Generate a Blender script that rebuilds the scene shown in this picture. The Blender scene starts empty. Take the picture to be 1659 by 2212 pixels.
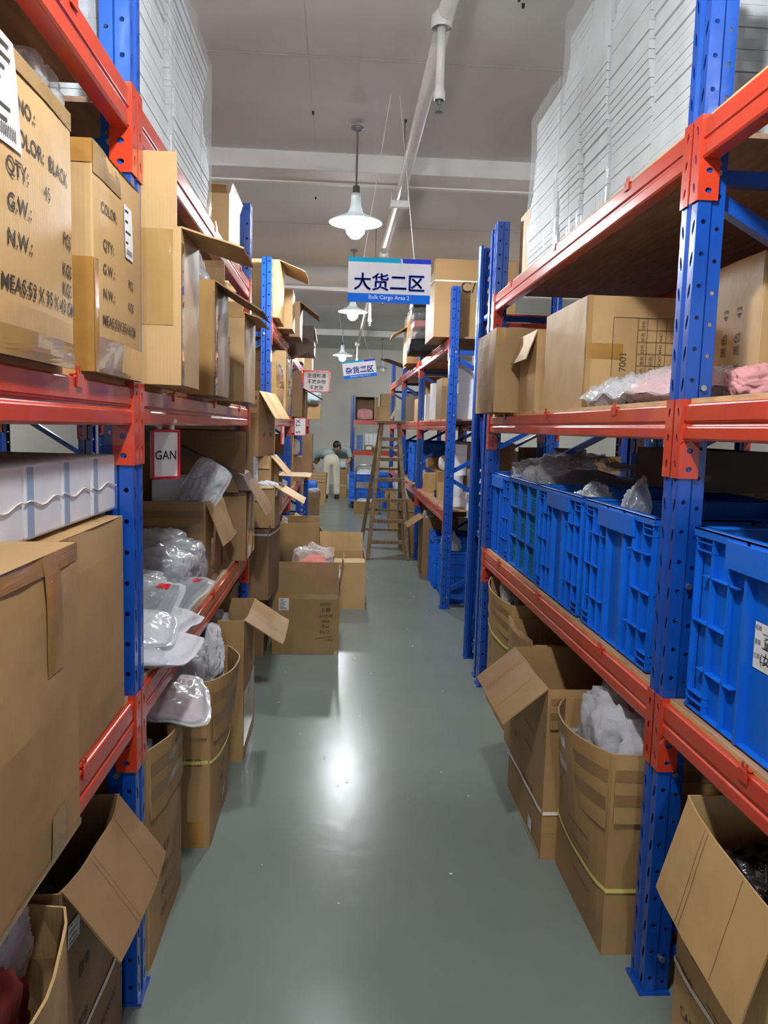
import bpy, bmesh, math, random
from mathutils import Vector, Matrix, Euler, noise
SC = bpy.context.scene
COL = SC.collection
PI = math.pi

# ------------------------------------------------------------------ camera, world, exposure
EYE = Vector((0, 0, 1.5))
yc = Vector((-96.5, 184.0, -1650.0)).normalized()
zc = Vector((419.0, 15000.0, 1650.0)); zc = (zc - yc * zc.dot(yc)).normalized()
xc = yc.cross(zc)
ROT = Matrix((xc, yc, zc))
cam = bpy.data.cameras.new('camera')
cam.sensor_fit = 'VERTICAL'; cam.sensor_height = 36.0
cam.lens = 36.0 * 1650.0 / 2212.0
cam.clip_start = 0.02; cam.clip_end = 100
cam_ob = bpy.data.objects.new('camera', cam); COL.objects.link(cam_ob)
cam_ob.matrix_world = Matrix.Translation(EYE) @ ROT.to_4x4()
SC.camera = cam_ob
SC.view_settings.view_transform = 'Standard'; SC.view_settings.look = 'None'
SC.view_settings.gamma = 1.0; SC.view_settings.use_curve_mapping = False
SC.view_settings.exposure = 0.50
world = bpy.data.worlds.new('world'); SC.world = world; world.use_nodes = True
world.node_tree.nodes['Background'].inputs[0].default_value = (0.80, 0.88, 1.0, 1)
world.node_tree.nodes['Background'].inputs[1].default_value = 0.8
LAMP_POWER = 590.0      # emission strength of the glowing bulbs

def ray(x, y): return ROT @ Vector((x - 829.5, 1106.0 - y, -1650.0))
def at(x, y, Y): d = ray(x, y); return EYE + d * (Y / d.y)       # point at a distance down the aisle
def ax(x, y, X): d = ray(x, y); return EYE + d * (X / d.x)       # point on a plane along the aisle
def az(x, y, z): d = ray(x, y); return EYE + d * ((z - 1.5) / d.z)  # point on a shelf or the floor

# ------------------------------------------------------------------ materials
def lin(c): return tuple(((v / 255) / 12.92 if v / 255 <= 0.04045 else ((v / 255 + 0.055) / 1.055) ** 2.4) for v in c) + (1,)
def mat(name, col, rough=0.6, metal=0.0, noise_amt=0.12, nscale=6.0, bump=0.0, bscale=40.0, coat=0.0, col2=None, bdist=0.01, detail=4.0, coords='Object', stretch=None, spec=0.5):
    m = bpy.data.materials.new(name); m.use_nodes = True
    nt = m.node_tree; p = nt.nodes['Principled BSDF']
    p.inputs['Roughness'].default_value = rough; p.inputs['Metallic'].default_value = metal
    p.inputs['Coat Weight'].default_value = coat; p.inputs['Specular IOR Level'].default_value = spec
    tc = nt.nodes.new('ShaderNodeTexCoord'); mp = nt.nodes.new('ShaderNodeMapping')
    nt.links.new(tc.outputs[coords], mp.inputs[0])
    if stretch: mp.inputs['Scale'].default_value = stretch
    n = nt.nodes.new('ShaderNodeTexNoise'); n.inputs['Scale'].default_value = nscale; n.inputs['Detail'].default_value = detail
    nt.links.new(mp.outputs[0], n.inputs['Vector'])
    r = nt.nodes.new('ShaderNodeValToRGB')
    c = lin(col)
    if col2: a, b = lin(col2), c
    else:
        a = tuple(v * (1 - noise_amt) for v in c[:3]) + (1,); b = tuple(min(1, v * (1 + noise_amt)) for v in c[:3]) + (1,)
    r.color_ramp.elements[0].color = a; r.color_ramp.elements[0].position = 0.35
    r.color_ramp.elements[1].color = b; r.color_ramp.elements[1].position = 0.65
    nt.links.new(n.outputs['Fac'], r.inputs[0]); nt.links.new(r.outputs[0], p.inputs['Base Color'])
    if bump:
        n2 = nt.nodes.new('ShaderNodeTexNoise'); n2.inputs['Scale'].default_value = bscale; n2.inputs['Detail'].default_value = 5
        nt.links.new(mp.outputs[0], n2.inputs['Vector'])
        bn = nt.nodes.new('ShaderNodeBump'); bn.inputs['Strength'].default_value = bump; bn.inputs['Distance'].default_value = bdist
        nt.links.new(n2.outputs['Fac'], bn.inputs['Height']); nt.links.new(bn.outputs[0], p.inputs['Normal'])
    return m

def cardboard(name, col, dark=0.80, gloss=0.62):
    m = mat(name, col, gloss, noise_amt=0.10, nscale=3.0, detail=8)
    nt = m.node_tree; p = nt.nodes['Principled BSDF']; tc = [n for n in nt.nodes if n.type == 'TEX_COORD'][0]
    # faint upright flutes of the corrugation
    sx = nt.nodes.new('ShaderNodeSeparateXYZ'); nt.links.new(tc.outputs['Object'], sx.inputs[0])
    ad = nt.nodes.new('ShaderNodeMath'); ad.operation = 'ADD'; nt.links.new(sx.outputs[0], ad.inputs[0]); nt.links.new(sx.outputs[1], ad.inputs[1])
    ml = nt.nodes.new('ShaderNodeMath'); ml.operation = 'MULTIPLY'; ml.inputs[1].default_value = 700; nt.links.new(ad.outputs[0], ml.inputs[0])
    si = nt.nodes.new('ShaderNodeMath'); si.operation = 'SINE'; nt.links.new(ml.outputs[0], si.inputs[0])
    nz = nt.nodes.new('ShaderNodeTexNoise'); nz.inputs['Scale'].default_value = 14; nz.inputs['Detail'].default_value = 6; nt.links.new(tc.outputs['Object'], nz.inputs['Vector'])
    mx = nt.nodes.new('ShaderNodeMath'); mx.operation = 'MULTIPLY_ADD'; mx.inputs[1].default_value = 0.02
    nt.links.new(si.outputs[0], mx.inputs[0]); nt.links.new(nz.outputs['Fac'], mx.inputs[2])
    bn = nt.nodes.new('ShaderNodeBump'); bn.inputs['Strength'].default_value = 0.35; bn.inputs['Distance'].default_value = 0.006
    nt.links.new(mx.outputs[0], bn.inputs['Height']); nt.links.new(bn.outputs[0], p.inputs['Normal'])
    return m

def film(name, col, alpha=0.5, rough=0.15, bscale=18.0, bump=0.8, clear=0.25):
    """poly film: part see-through, part milky, glossy creases"""
    m = bpy.data.materials.new(name); m.use_nodes = True
    nt = m.node_tree; p = nt.nodes['Principled BSDF']; out = nt.nodes['Material Output']
    p.inputs['Base Color'].default_value = lin(col); p.inputs['Roughness'].default_value = rough; p.inputs['Specular IOR Level'].default_value = 0.9
    tc = nt.nodes.new('ShaderNodeTexCoord')
    n = nt.nodes.new('ShaderNodeTexNoise'); n.noise_type = 'RIDGED_MULTIFRACTAL'; n.normalize = False; n.inputs['Scale'].default_value = bscale * 1.5; n.inputs['Detail'].default_value = 3; n.inputs['Distortion'].default_value = 0.6
    nt.links.new(tc.outputs['Object'], n.inputs['Vector'])
    bn = nt.nodes.new('ShaderNodeBump'); bn.inputs['Strength'].default_value = bump; bn.inputs['Distance'].default_value = 0.005
    nt.links.new(n.outputs['Fac'], bn.inputs['Height']); nt.links.new(bn.outputs[0], p.inputs['Normal'])
    tr = nt.nodes.new('ShaderNodeBsdfTransparent'); mx = nt.nodes.new('ShaderNodeMixShader')
    lw = nt.nodes.new('ShaderNodeLayerWeight'); lw.inputs['Blend'].default_value = 0.35; nt.links.new(bn.outputs[0], lw.inputs['Normal'])
    ma = nt.nodes.new('ShaderNodeMath'); ma.operation = 'MULTIPLY_ADD'; ma.use_clamp = True; ma.inputs[1].default_value = clear; ma.inputs[2].default_value = alpha
    nt.links.new(lw.outputs['Facing'], ma.inputs[0])
    nt.links.new(ma.outputs[0], mx.inputs[0]); nt.links.new(tr.outputs[0], mx.inputs[1]); nt.links.new(p.outputs[0], mx.inputs[2])
    nt.links.new(mx.outputs[0], out.inputs['Surface'])
    return m
def glow(name, col, strength):
    m = bpy.data.materials.new(name); m.use_nodes = True; nt = m.node_tree
    p = nt.nodes['Principled BSDF']; p.inputs['Base Color'].default_value = (1, 1, 1, 1)
    p.inputs['Emission Color'].default_value = col; p.inputs['Emission Strength'].default_value = strength
    return m

M = {}
M['blue'] = mat('blue_powder_coat', (14, 70, 158), 0.28, noise_amt=0.10, nscale=9, coat=0.3)
M['orange'] = mat('orange_red_powder_coat', (190, 58, 32), 0.26, noise_amt=0.08, nscale=5, coat=0.35)
M['ply'] = mat('plywood_shelf', (156, 122, 98), 0.7, noise_amt=0.22, nscale=5, bump=0.3, bscale=60, stretch=(8, 1, 8))
M['plyedge'] = mat('plywood_edge', (196, 160, 110), 0.7, noise_amt=0.2, nscale=12, stretch=(1, 1, 10))
M['bolt'] = mat('zinc_bolt', (190, 190, 190), 0.3, metal=0.9)
M['card'] = cardboard('kraft_cardboard', (162, 128, 82))
M['card2'] = cardboard('pale_kraft_cardboard', (182, 147, 97))
M['card3'] = cardboard('brown_kraft_cardboard', (138, 106, 70))
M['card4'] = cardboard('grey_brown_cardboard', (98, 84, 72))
M['tornedge'] = mat('torn_cardboard_edge', (205, 176, 132), 0.8, noise_amt=0.25, nscale=60)
M['tape'] = mat('tan_packing_tape', (166, 122, 62), 0.16, noise_amt=0.10, nscale=20, coat=0.8, bump=0.15, bscale=14)
M['cleartape'] = mat('clear_packing_tape', (172, 136, 84), 0.10, noise_amt=0.06, nscale=20, coat=1.0, bump=0.22, bscale=12, stretch=(1, 1, .3))
M['ink'] = mat('black_ink', (52, 42, 34), 0.7)
M['inkgrey'] = mat('faded_grey_ink', (68, 55, 44), 0.7)
M['pen'] = mat('marker_ink', (30, 28, 30), 0.6)
M['white'] = mat('white_paper', (226, 226, 224), 0.6, noise_amt=0.03)
M['whitebox'] = mat('white_carton_board', (222, 222, 226), 0.45, noise_amt=0.03)
M['palegrey'] = mat('pale_grey_board', (188, 196, 208), 0.5, noise_amt=0.04)
M['strapw'] = mat('white_strapping', (224, 220, 210), 0.4)
M['strapy'] = mat('yellow_strapping', (214, 204, 110), 0.4)
M['crate'] = mat('blue_crate_plastic', (8, 100, 205), 0.38, noise_amt=0.10, nscale=4, bump=0.05)
M['crateteal'] = mat('teal_crate_mesh_plastic', (20, 118, 150), 0.42, noise_amt=0.08)
M['foam'] = mat('white_foam_sheet', (198, 203, 203), 0.7, noise_amt=0.04, nscale=8)
M['film'] = film('clear_stretch_film', (214, 218, 220), 0.10, 0.10, 7.0, 0.8, 0.30)
M['poly'] = film('milky_poly_bag', (214, 216, 220), 0.42, 0.2, 14.0, 0.8, 0.3)
M['clear'] = film('clear_poly_bag', (228, 230, 232), 0.16, 0.08, 16.0, 1.0, 0.45)
M['clothw'] = mat('white_cloth', (190, 190, 193), 0.8, noise_amt=0.06, nscale=10, bump=0.5, bscale=12, bdist=0.03)
M['clothg'] = mat('grey_knit', (160, 160, 162), 0.9, noise_amt=0.10, nscale=10, bump=0.6, bscale=14, bdist=0.03)
M['clothk'] = mat('black_cloth', (26, 26, 30), 0.7, noise_amt=0.2, nscale=10, bump=0.6, bscale=14, bdist=0.02)
M['clothd'] = mat('dark_grey_cloth', (92, 94, 98), 0.75, noise_amt=0.2, nscale=10, bump=0.6, bscale=14, bdist=0.02)
M['clothp'] = mat('pink_cloth', (214, 150, 150), 0.8, noise_amt=0.1, bump=0.5, bscale=14)
M['clothr'] = mat('dull_red_cloth', (150, 62, 58), 0.8, noise_amt=0.15, bump=0.5, bscale=10)
M['clotho'] = mat('orange_red_cloth', (228, 92, 60), 0.7, noise_amt=0.15, bump=0.5, bscale=10)
M['clothgn'] = mat('green_cloth', (120, 170, 30), 0.6, noise_amt=0.1, bump=0.4, bscale=10)
M['clothb'] = mat('pale_blue_cloth', (190, 214, 226), 0.8, noise_amt=0.06, bump=0.5, bscale=14)
M['mint'] = mat('mint_card', (170, 208, 204), 0.6)
M['yellow'] = mat('yellow_plastic', (232, 186, 44), 0.5)
M['signblue'] = mat('sign_blue', (0, 122, 250), 0.5, noise_amt=0.02, spec=0.15)
M['signcyan'] = mat('sign_cyan', (0, 190, 235), 0.5, noise_amt=0.04, spec=0.15)
M['signdark'] = mat('sign_dark_blue', (36, 70, 225), 0.5, noise_amt=0.02, spec=0.15)
M['letterblue'] = mat('letter_blue', (22, 70, 228), 0.4, noise_amt=0.02)
M['signwhite'] = mat('sign_white', (240, 242, 246), 0.5, noise_amt=0.01)
M['redframe'] = mat('red_plastic_frame', (196, 36, 44), 0.25, noise_amt=0.05, coat=0.4)
M['paint'] = mat('white_pipe_paint', (214, 212, 208), 0.35, noise_amt=0.05, nscale=20)
M['steel'] = mat('dull_steel', (140, 142, 144), 0.3, metal=0.8)
M['shade'] = mat('white_enamel_shade', (226, 232, 232), 0.25, noise_amt=0.02, coat=0.3)
M['wood'] = mat('old_ladder_wood', (124, 104, 78), 0.75, noise_amt=0.30, nscale=10, bump=0.4, bscale=40, stretch=(6, 6, 1))
def shade_mat():
    m = mat('white_enamel_shade', (230, 236, 236), 0.3, noise_amt=0.02)
    nt = m.node_tree; p = nt.nodes['Principled BSDF']; out = nt.nodes['Material Output']
    tl = nt.nodes.new('ShaderNodeBsdfTranslucent'); tl.inputs[0].default_value = (.8, .85, .85, 1); mx = nt.nodes.new('ShaderNodeMixShader'); mx.inputs[0].default_value = 0.10
    nt.links.new(p.outputs[0], mx.inputs[1]); nt.links.new(tl.outputs[0], mx.inputs[2]); nt.links.new(mx.outputs[0], out.inputs['Surface'])
    return m
M['shade'] = shade_mat()
M['skin'] = mat('skin', (196, 140, 108), 0.5)
M['hair'] = mat('black_hair', (24, 20, 20), 0.5)
M['shirt'] = mat('grey_work_shirt', (158, 170, 172), 0.85, noise_amt=0.06, bump=0.4, bscale=20)
M['trousers'] = mat('beige_trousers', (204, 198, 178), 0.85, noise_amt=0.06, bump=0.4, bscale=16)
M['shoe'] = mat('dark_shoe', (40, 34, 32), 0.6)
M['rubber'] = mat('black_rubber', (24, 24, 24), 0.6)
M['bulb'] = glow('glowing_bulb', (0.95, 0.98, 1.0, 1), LAMP_POWER)
M['bulboff'] = mat('bulb_glass', (235, 235, 225), 0.2)

# floor: grey-green epoxy with scuffs
def floor_mat():
    m = mat('epoxy_floor', (120, 129, 122), 0.22, noise_amt=0.045, nscale=2.2, detail=12, coords='Object', spec=0.16)
    nt = m.node_tree; p = nt.nodes['Principled BSDF']; tc = [n for n in nt.nodes if n.type == 'TEX_COORD'][0]
    n = nt.nodes.new('ShaderNodeTexNoise'); n.inputs['Scale'].default_value = 1.3; n.inputs['Detail'].default_value = 3; n.inputs['Roughness'].default_value = 0.5
    nt.links.new(tc.outputs['Object'], n.inputs['Vector'])
    mr = nt.nodes.new('ShaderNodeMapRange'); mr.inputs[1].default_value = 0.2; mr.inputs[2].default_value = 0.8; mr.inputs[3].default_value = 0.235; mr.inputs[4].default_value = 0.265
    nt.links.new(n.outputs['Fac'], mr.inputs[0]); nt.links.new(mr.outputs[0], p.inputs['Roughness'])
    b = nt.nodes.new('ShaderNodeTexNoise'); b.inputs['Scale'].default_value = 9; b.inputs['Detail'].default_value = 3
    nt.links.new(tc.outputs['Object'], b.inputs['Vector'])
    bn = nt.nodes.new('ShaderNodeBump'); bn.inputs['Strength'].default_value = 0.10; bn.inputs['Distance'].default_value = 0.01
    nt.links.new(b.outputs['Fac'], bn.inputs['Height']); nt.links.new(bn.outputs[0], p.inputs['Normal'])
    return m
M['floor'] = floor_mat()
M['wall'] = mat('painted_wall', (206, 204, 194), 0.8, noise_amt=0.03, nscale=2, bump=0.1, bscale=30)
M['ceil'] = mat('painted_ceiling', (208, 208, 204), 0.75, noise_amt=0.03, nscale=1.2, bump=0.08, bscale=60)
M['trim'] = mat('painted_trim', (220, 218, 214), 0.6, noise_amt=0.03)
M['gap'] = mat('ceiling_joint', (176, 174, 172), 0.9)

# ------------------------------------------------------------------ mesh helpers
class MB:
    def __init__(s): s.v = []; s.f = []
    def add(s, vs, fs):
        o = len(s.v); s.v += [Vector(v) for v in vs]; s.f += [[i + o for i in f] for f in fs]; return s
    def box(s, c, d, rot=None):
        x, y, z = d[0] / 2, d[1] / 2, d[2] / 2
        vs = [Vector((a * x, b * y, e * z)) for a in (-1, 1) for b in (-1, 1) for e in (-1, 1)]
        if rot: R = Euler(rot).to_matrix(); vs = [R @ v for v in vs]
        c = Vector(c)
        return s.add([v + c for v in vs], [(0, 1, 3, 2), (4, 6, 7, 5), (0, 4, 5, 1), (2, 3, 7, 6), (0, 2, 6, 4), (1, 5, 7, 3)])
    def bar(s, p0, p1, w, t, up=(0, 0, 1)):
        p0 = Vector(p0); p1 = Vector(p1); d = (p1 - p0).normalized(); up = Vector(up)
        a = d.cross(up)
        if a.length < 1e-4: a = d.cross(Vector((1, 0, 0)))
        a.normalize(); b = a.cross(d)
        vs = [p + a * (i * w / 2) + b * (j * t / 2) for p in (p0, p1) for i in (-1, 1) for j in (-1, 1)]
        return s.add(vs, [(0, 1, 3, 2), (4, 6, 7, 5), (0, 4, 5, 1), (2, 3, 7, 6), (0, 2, 6, 4), (1, 5, 7, 3)])
    def tube(s, pts, r, n=10, cap=True):
        pts = [Vector(p) for p in pts]; rings = []; k = len(pts); rs = r if isinstance(r, (list, tuple)) else [r] * k
        prev = None
        for i, p in enumerate(pts):
            d = (pts[min(i + 1, k - 1)] - pts[max(i - 1, 0)]).normalized()
            a = prev if prev else (Vector((0, 0, 1)) if abs(d.z) < 0.9 else Vector((1, 0, 0)))
            a = (a - d * a.dot(d)).normalized(); prev = a; b = d.cross(a)
            rings.append([p + (a * math.cos(2 * PI * j / n) + b * math.sin(2 * PI * j / n)) * rs[i] for j in range(n)])
        vs = [q for rg in rings for q in rg]; fs = []
        for i in range(k - 1):
            for j in range(n): fs.append((i * n + j, i * n + (j + 1) % n, (i + 1) * n + (j + 1) % n, (i + 1) * n + j))
        if cap: fs.append(list(range(n))[::-1]); fs.append([(k - 1) * n + j for j in range(n)])
        return s.add(vs, fs)
    def lathe(s, prof, c=(0, 0, 0), n=24):
        c = Vector(c); vs = [c + Vector((r * math.cos(2 * PI * j / n), r * math.sin(2 * PI * j / n), z)) for r, z in prof for j in range(n)]
        fs = [(i * n + j, i * n + (j + 1) % n, (i + 1) * n + (j + 1) % n, (i + 1) * n + j) for i in range(len(prof) - 1) for j in range(n)]
        return s.add(vs, fs)
    def grid(s, fn, nu, nv):
        vs = [fn(i / nu, j / nv) for j in range(nv + 1) for i in range(nu + 1)]
        return s.add(vs, [(j * (nu + 1) + i, j * (nu + 1) + i + 1, (j + 1) * (nu + 1) + i + 1, (j + 1) * (nu + 1) + i) for j in range(nv) for i in range(nu)])
    def prism(s, poly, fn0, fn1):
        n = len(poly); vs = [fn0(p) for p in poly] + [fn1(p) for p in poly]
        return s.add(vs, [list(range(n))[::-1], [n + i for i in range(n)]] + [(i, (i + 1) % n, n + (i + 1) % n, n + i) for i in range(n)])
    def build(s, name, m, parent=None, solid=0, bevel=0, smooth=False, merge=False, off=0.0, seg=2):
        me = bpy.data.meshes.new(name); me.from_pydata([tuple(v) for v in s.v], [], s.f)
        bm = bmesh.new(); bm.from_mesh(me)
        if merge: bmesh.ops.remove_doubles(bm, verts=bm.verts, dist=1e-5)
        bmesh.ops.recalc_face_normals(bm, faces=bm.faces); bm.to_mesh(me); bm.free()
        me.materials.append(M[m] if isinstance(m, str) else m)
        if smooth: me.polygons.foreach_set('use_smooth', [True] * len(me.polygons))
        o = bpy.data.objects.new(name, me); COL.objects.link(o)
        if parent: o.parent = parent
        if solid: md = o.modifiers.new('solid', 'SOLIDIFY'); md.thickness = solid; md.offset = off
        if bevel: md = o.modifiers.new('bevel', 'BEVEL'); md.width = bevel; md.segments = seg; md.limit_method = 'ANGLE'; md.angle_limit = math.radians(40)
        return o

def thing(name, label, cat, loc=(0, 0, 0), rz=0.0, group=None):
    o = bpy.data.objects.new(name, None); COL.objects.link(o); o.empty_display_size = 0.1
    o.location = loc; o.rotation_euler = (0, 0, rz); o['label'] = label; o['category'] = cat
    if group: o['group'] = group
    return o
def tag(o, label, cat, group=None):
    o['label'] = label; o['category'] = cat
    if group: o['group'] = group
    return o
def struct(name, mb, m, **k):
    o = mb.build(name, m, **k); o['kind'] = 'structure'; return o
def copy_tree(o, parent=None):
    c = o.copy(); COL.objects.link(c)
    if parent: c.parent = parent
    for ch in o.children: copy_tree(ch, c)
    return c

_TC = {}
def text_mesh(s, size=1.0, bold=0.0):
    """letters as flat polygons in the xy plane, centred on x, baseline 0"""
    key = (s, bold)
    if key not in _TC:
        cu = bpy.data.curves.new('text', 'FONT'); cu.body = s; cu.size = 1.0; cu.offset = bold; cu.resolution_u = 3; cu.align_x = 'CENTER'
        ob = bpy.data.objects.new('text', cu); COL.objects.link(ob)
        dg = bpy.context.evaluated_depsgraph_get(); dg.update()
        me = bpy.data.meshes.new_from_object(ob.evaluated_get(dg))
        _TC[key] = ([v.co.copy() for v in me.vertices], [tuple(p.vertices) for p in me.polygons])
        bpy.data.objects.remove(ob); bpy.data.curves.remove(cu); bpy.data.meshes.remove(me)
    vs, fs = _TC[key]
    return [v * size for v in vs], fs
def add_text(mb, s, fn, size, bold=0.0, rot=0.0, stretch=1.0, at0=(0, 0)):
    vs, fs = text_mesh(s, size, bold); c, sn = math.cos(rot), math.sin(rot)
    mb.add([fn(at0[0] + v.x * stretch * c - v.y * sn, at0[1] + v.x * stretch * sn + v.y * c) for v in vs], fs)

# ------------------------------------------------------------------ room shell
XA, XB, YA, YB = -5.5, 7.0, -7.0, 20.0
ZN, ZF = 3.40, 3.50
struct('floor', MB().box(((XA + XB) / 2, (YA + YB) / 2, -0.05), (XB - XA, YB - YA, 0.1)), 'floor')
c1 = MB().box(((XA + XB) / 2, (YA + 5.6) / 2, ZN + 0.1), (XB - XA, 5.6 - YA, 0.2))
struct('ceiling', c1, 'ceil')
struct('ceiling', MB().box(((XA + XB) / 2, (YB + 5.6) / 2, ZF + 0.1), (XB - XA, YB - 5.6, 0.2)), 'ceil')
struct('wall_back', MB().box(((XA + XB) / 2, YB + 0.1, 1.8), (XB - XA, 0.2, 3.8)), 'wall')
struct('wall_left', MB().box((XA - 0.1, (YA + YB) / 2, 1.8), (0.2, YB - YA, 3.8)), 'wall')
struct('wall_right', MB().box((XB + 0.1, (YA + YB) / 2, 1.8), (0.2, YB - YA, 3.8)), 'wall')
W = XB - XA; XM = (XA + XB) / 2
b = MB().box((XM, 5.74, 3.345), (W, 0.30, 0.13)); b.box((XM, 5.88, 3.285), (W, 0.05, 0.03)); b.tube([(XA, 5.60, 3.30), (XB, 5.60, 3.30)], 0.011, 8)
struct('trim_1', b, 'trim', bevel=0.006)
b = MB().tube([(XA, 9.95, 3.40), (XB, 9.95, 3.40)], 0.13, 20); struct('trim_2', b, 'ceil', smooth=True)
struct('trim_3', MB().box((XM, 10.12, 3.265), (W, 0.10, 0.035)), 'trim', bevel=0.004)
struct('trim_4', MB().box((XM, 16.2, 3.44), (W, 0.12, 0.12)), 'trim', bevel=0.004)
b = MB()
for y in (1.2, 4.2): b.box((XM, y, ZN - 0.001), (W, 0.004, 0.003))
b.box((-0.2, (YA + 5.5) / 2, ZN - 0.0005), (0.0012, 5.5 - YA, 0.001))
for y in (7.9, 13.0, 18.0): b.box((XM, y, ZF - 0.001), (W, 0.006, 0.003))
struct('trim_5', b, 'gap')
b = MB()
for i, (x, y) in enumerate([(-0.2, 3.5), (-0.2, 4.9), (0.37, 4.95), (0.75, 3.55), (0.78, 3.6), (-0.25, 7.0), (-0.3, 11.5)]):
    z = ZN if y < 5.6 else ZF
    b.lathe([(0, z - 0.02), (0.006, z - 0.018), (0.008, z)], (x, y, 0), 8)
struct('trim_6', b, 'rubber')

# ------------------------------------------------------------------ pallet racks
HOLE8 = [(math.cos(PI / 8 + k * PI / 4), math.sin(PI / 8 + k * PI / 4)) for k in range(8)]
def strip(mb, fn, u0, u1, z0, z1, pitch, hw, hh, phase=0.0, skew=0.0):
    """a sheet strip between u0..u1, z0..z1 with a column of real holes; fn(u,z)->point"""
    n = int((z1 - z0) / pitch); h = (z1 - z0) / n; uc = (u0 + u1) / 2
    for k in range(n):
        a, b = z0 + k * h, z0 + (k + 1) * h; zc_ = (a + b) / 2 + phase
        hp = [(uc + x * hw * 1.08 + skew * y, zc_ + y * hh * 1.08) for x, y in HOLE8]
        cor = [(u1, zc_ + hh * 0.45), (uc + hw * 0.45, b), (uc - hw * 0.45, b), (u0, zc_ + hh * 0.45), (u0, zc_ - hh * 0.45), (uc - hw * 0.45, a), (uc + hw * 0.45, a), (u1, zc_ - hh * 0.45)]
        vs = [fn(*p) for p in hp + cor] + [fn(u1, b), fn(u0, b), fn(u0, a), fn(u1, a)]
        fs = [(i, i + 8, (i + 1) % 8 + 8, (i + 1) % 8) for i in range(8)]
        fs += [(8, 16, 9), (10, 17, 11), (12, 18, 13), (14, 19, 15)]
        mb.add(vs, fs)
HP = 2.65
def post_mesh():
    mb = MB(); P = 0.075
    # profile in (y across, x depth); web faces -x
    for s in (-1, 1):
        strip(mb, lambda u, z: Vector((0, s * u, z)), 0.013, 0.043, 0.0, HP, P, 0.0055, 0.017, 0, 0.004)
        mb.grid(lambda a, c: Vector((0.007 * (1 - a), s * (0.004 + 0.009 * a), HP * c)), 1, 1)
        strip(mb, lambda u, z: Vector((u, s * 0.043, z)), 0.0, 0.032, 0.0, HP, P, 0.0055, 0.0055, 0.01)
        mb.grid(lambda a, c: Vector((0.032 + 0.006 * a, s * (0.043 - 0.005 * a), HP * c)), 1, 1)
        strip(mb, lambda u, z: Vector((u, s * 0.038, z)), 0.038, 0.068, 0.0, HP, P, 0.005, 0.005, -0.005)
        mb.grid(lambda a, c: Vector((0.068, s * (0.038 - 0.016 * a), HP * c)), 1, 1)
    mb.grid(lambda a, c: Vector((0.007, -0.004 + 0.008 * a, HP * c)), 1, 1)
    return mb
_post = None
def make_post(parent, loc, rz, hs=1.0):
    global _post
    if _post is None: _post = post_mesh().build('upright_post', 'blue', parent, solid=0.002, merge=True); o = _post
    else: o = _post.copy(); COL.objects.link(o); o.parent = parent
    o.location = loc; o.rotation_euler = (0, 0, rz); o.scale = (1, 1, hs)
    pl = MB().box((0.03, 0, 0.004), (0.085, 0.10, 0.008)); pl.build('base_plate', 'blue', o)
    return o

def make_beam(parent, x, y0, y1, ztop, side, clips=3, far=False, connectors=True):
    """box beam with a step and a groove, hooked end plates and board clips; side=+1 when the aisle is on -x"""
    s = side; z = ztop
    prof = [(0.000, -0.012), (0.000, -0.042), (0.005, -0.047), (0.005, -0.053), (0.000, -0.058), (0.000, -0.084), (0.004, -0.09), (0.040, -0.09), (0.040, 0.0), (0.004, 0.0), (0.0, -0.004)]
    mb = MB().prism(prof, lambda p: Vector((x + s * p[0], y0, z + p[1])), lambda p: Vector((x + s * p[0], y1, z + p[1])))
    bo = mb.build('beam', 'orange', parent, bevel=0.0012, seg=1)
    if connectors:
        for yy, d in ((y0, 1), (y1, -1)):
            c = MB(); xo = x - s * 0.004 if not far else x + s * 0.044
            sx = s if not far else -s
            # web plate over the post front
            strip(c, lambda u, w: Vector((xo, yy - d * u, w)), 0.0, 0.042, z - 0.185, z + 0.012, 0.062, 0.006, 0.012, 0.0, 0.003)
            strip(c, lambda u, w: Vector((xo + sx * u, yy, w)), 0.0, 0.05, z - 0.185, z - 0.093, 0.046, 0.008, 0.006)
            c.grid(lambda a, e: Vector((xo + sx * 0.05 * a, yy, z - 0.093 + 0.105 * e)), 1, 1)
            c.build('end_connector', 'orange', bo, solid=0.003, merge=True)
    for k in range(clips):
        yy = y0 + (y1 - y0) * (k + 0.5) / clips; c = MB()
        xo = x - s * 0.002
        c.box((xo - s * 0.001, yy, z - 0.008), (0.003, 0.035, 0.024)); c.box((xo + s * 0.012, yy, z + 0.004), (0.028, 0.022, 0.003))
        c.box((xo + s * 0.002, yy - 0.008, z + 0.010), (0.003, 0.006, 0.018)); c.box((xo + s * 0.002, yy + 0.008, z + 0.010), (0.003, 0.006, 0.018))
        c.build('board_clip', 'orange', bo)
    return bo

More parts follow.
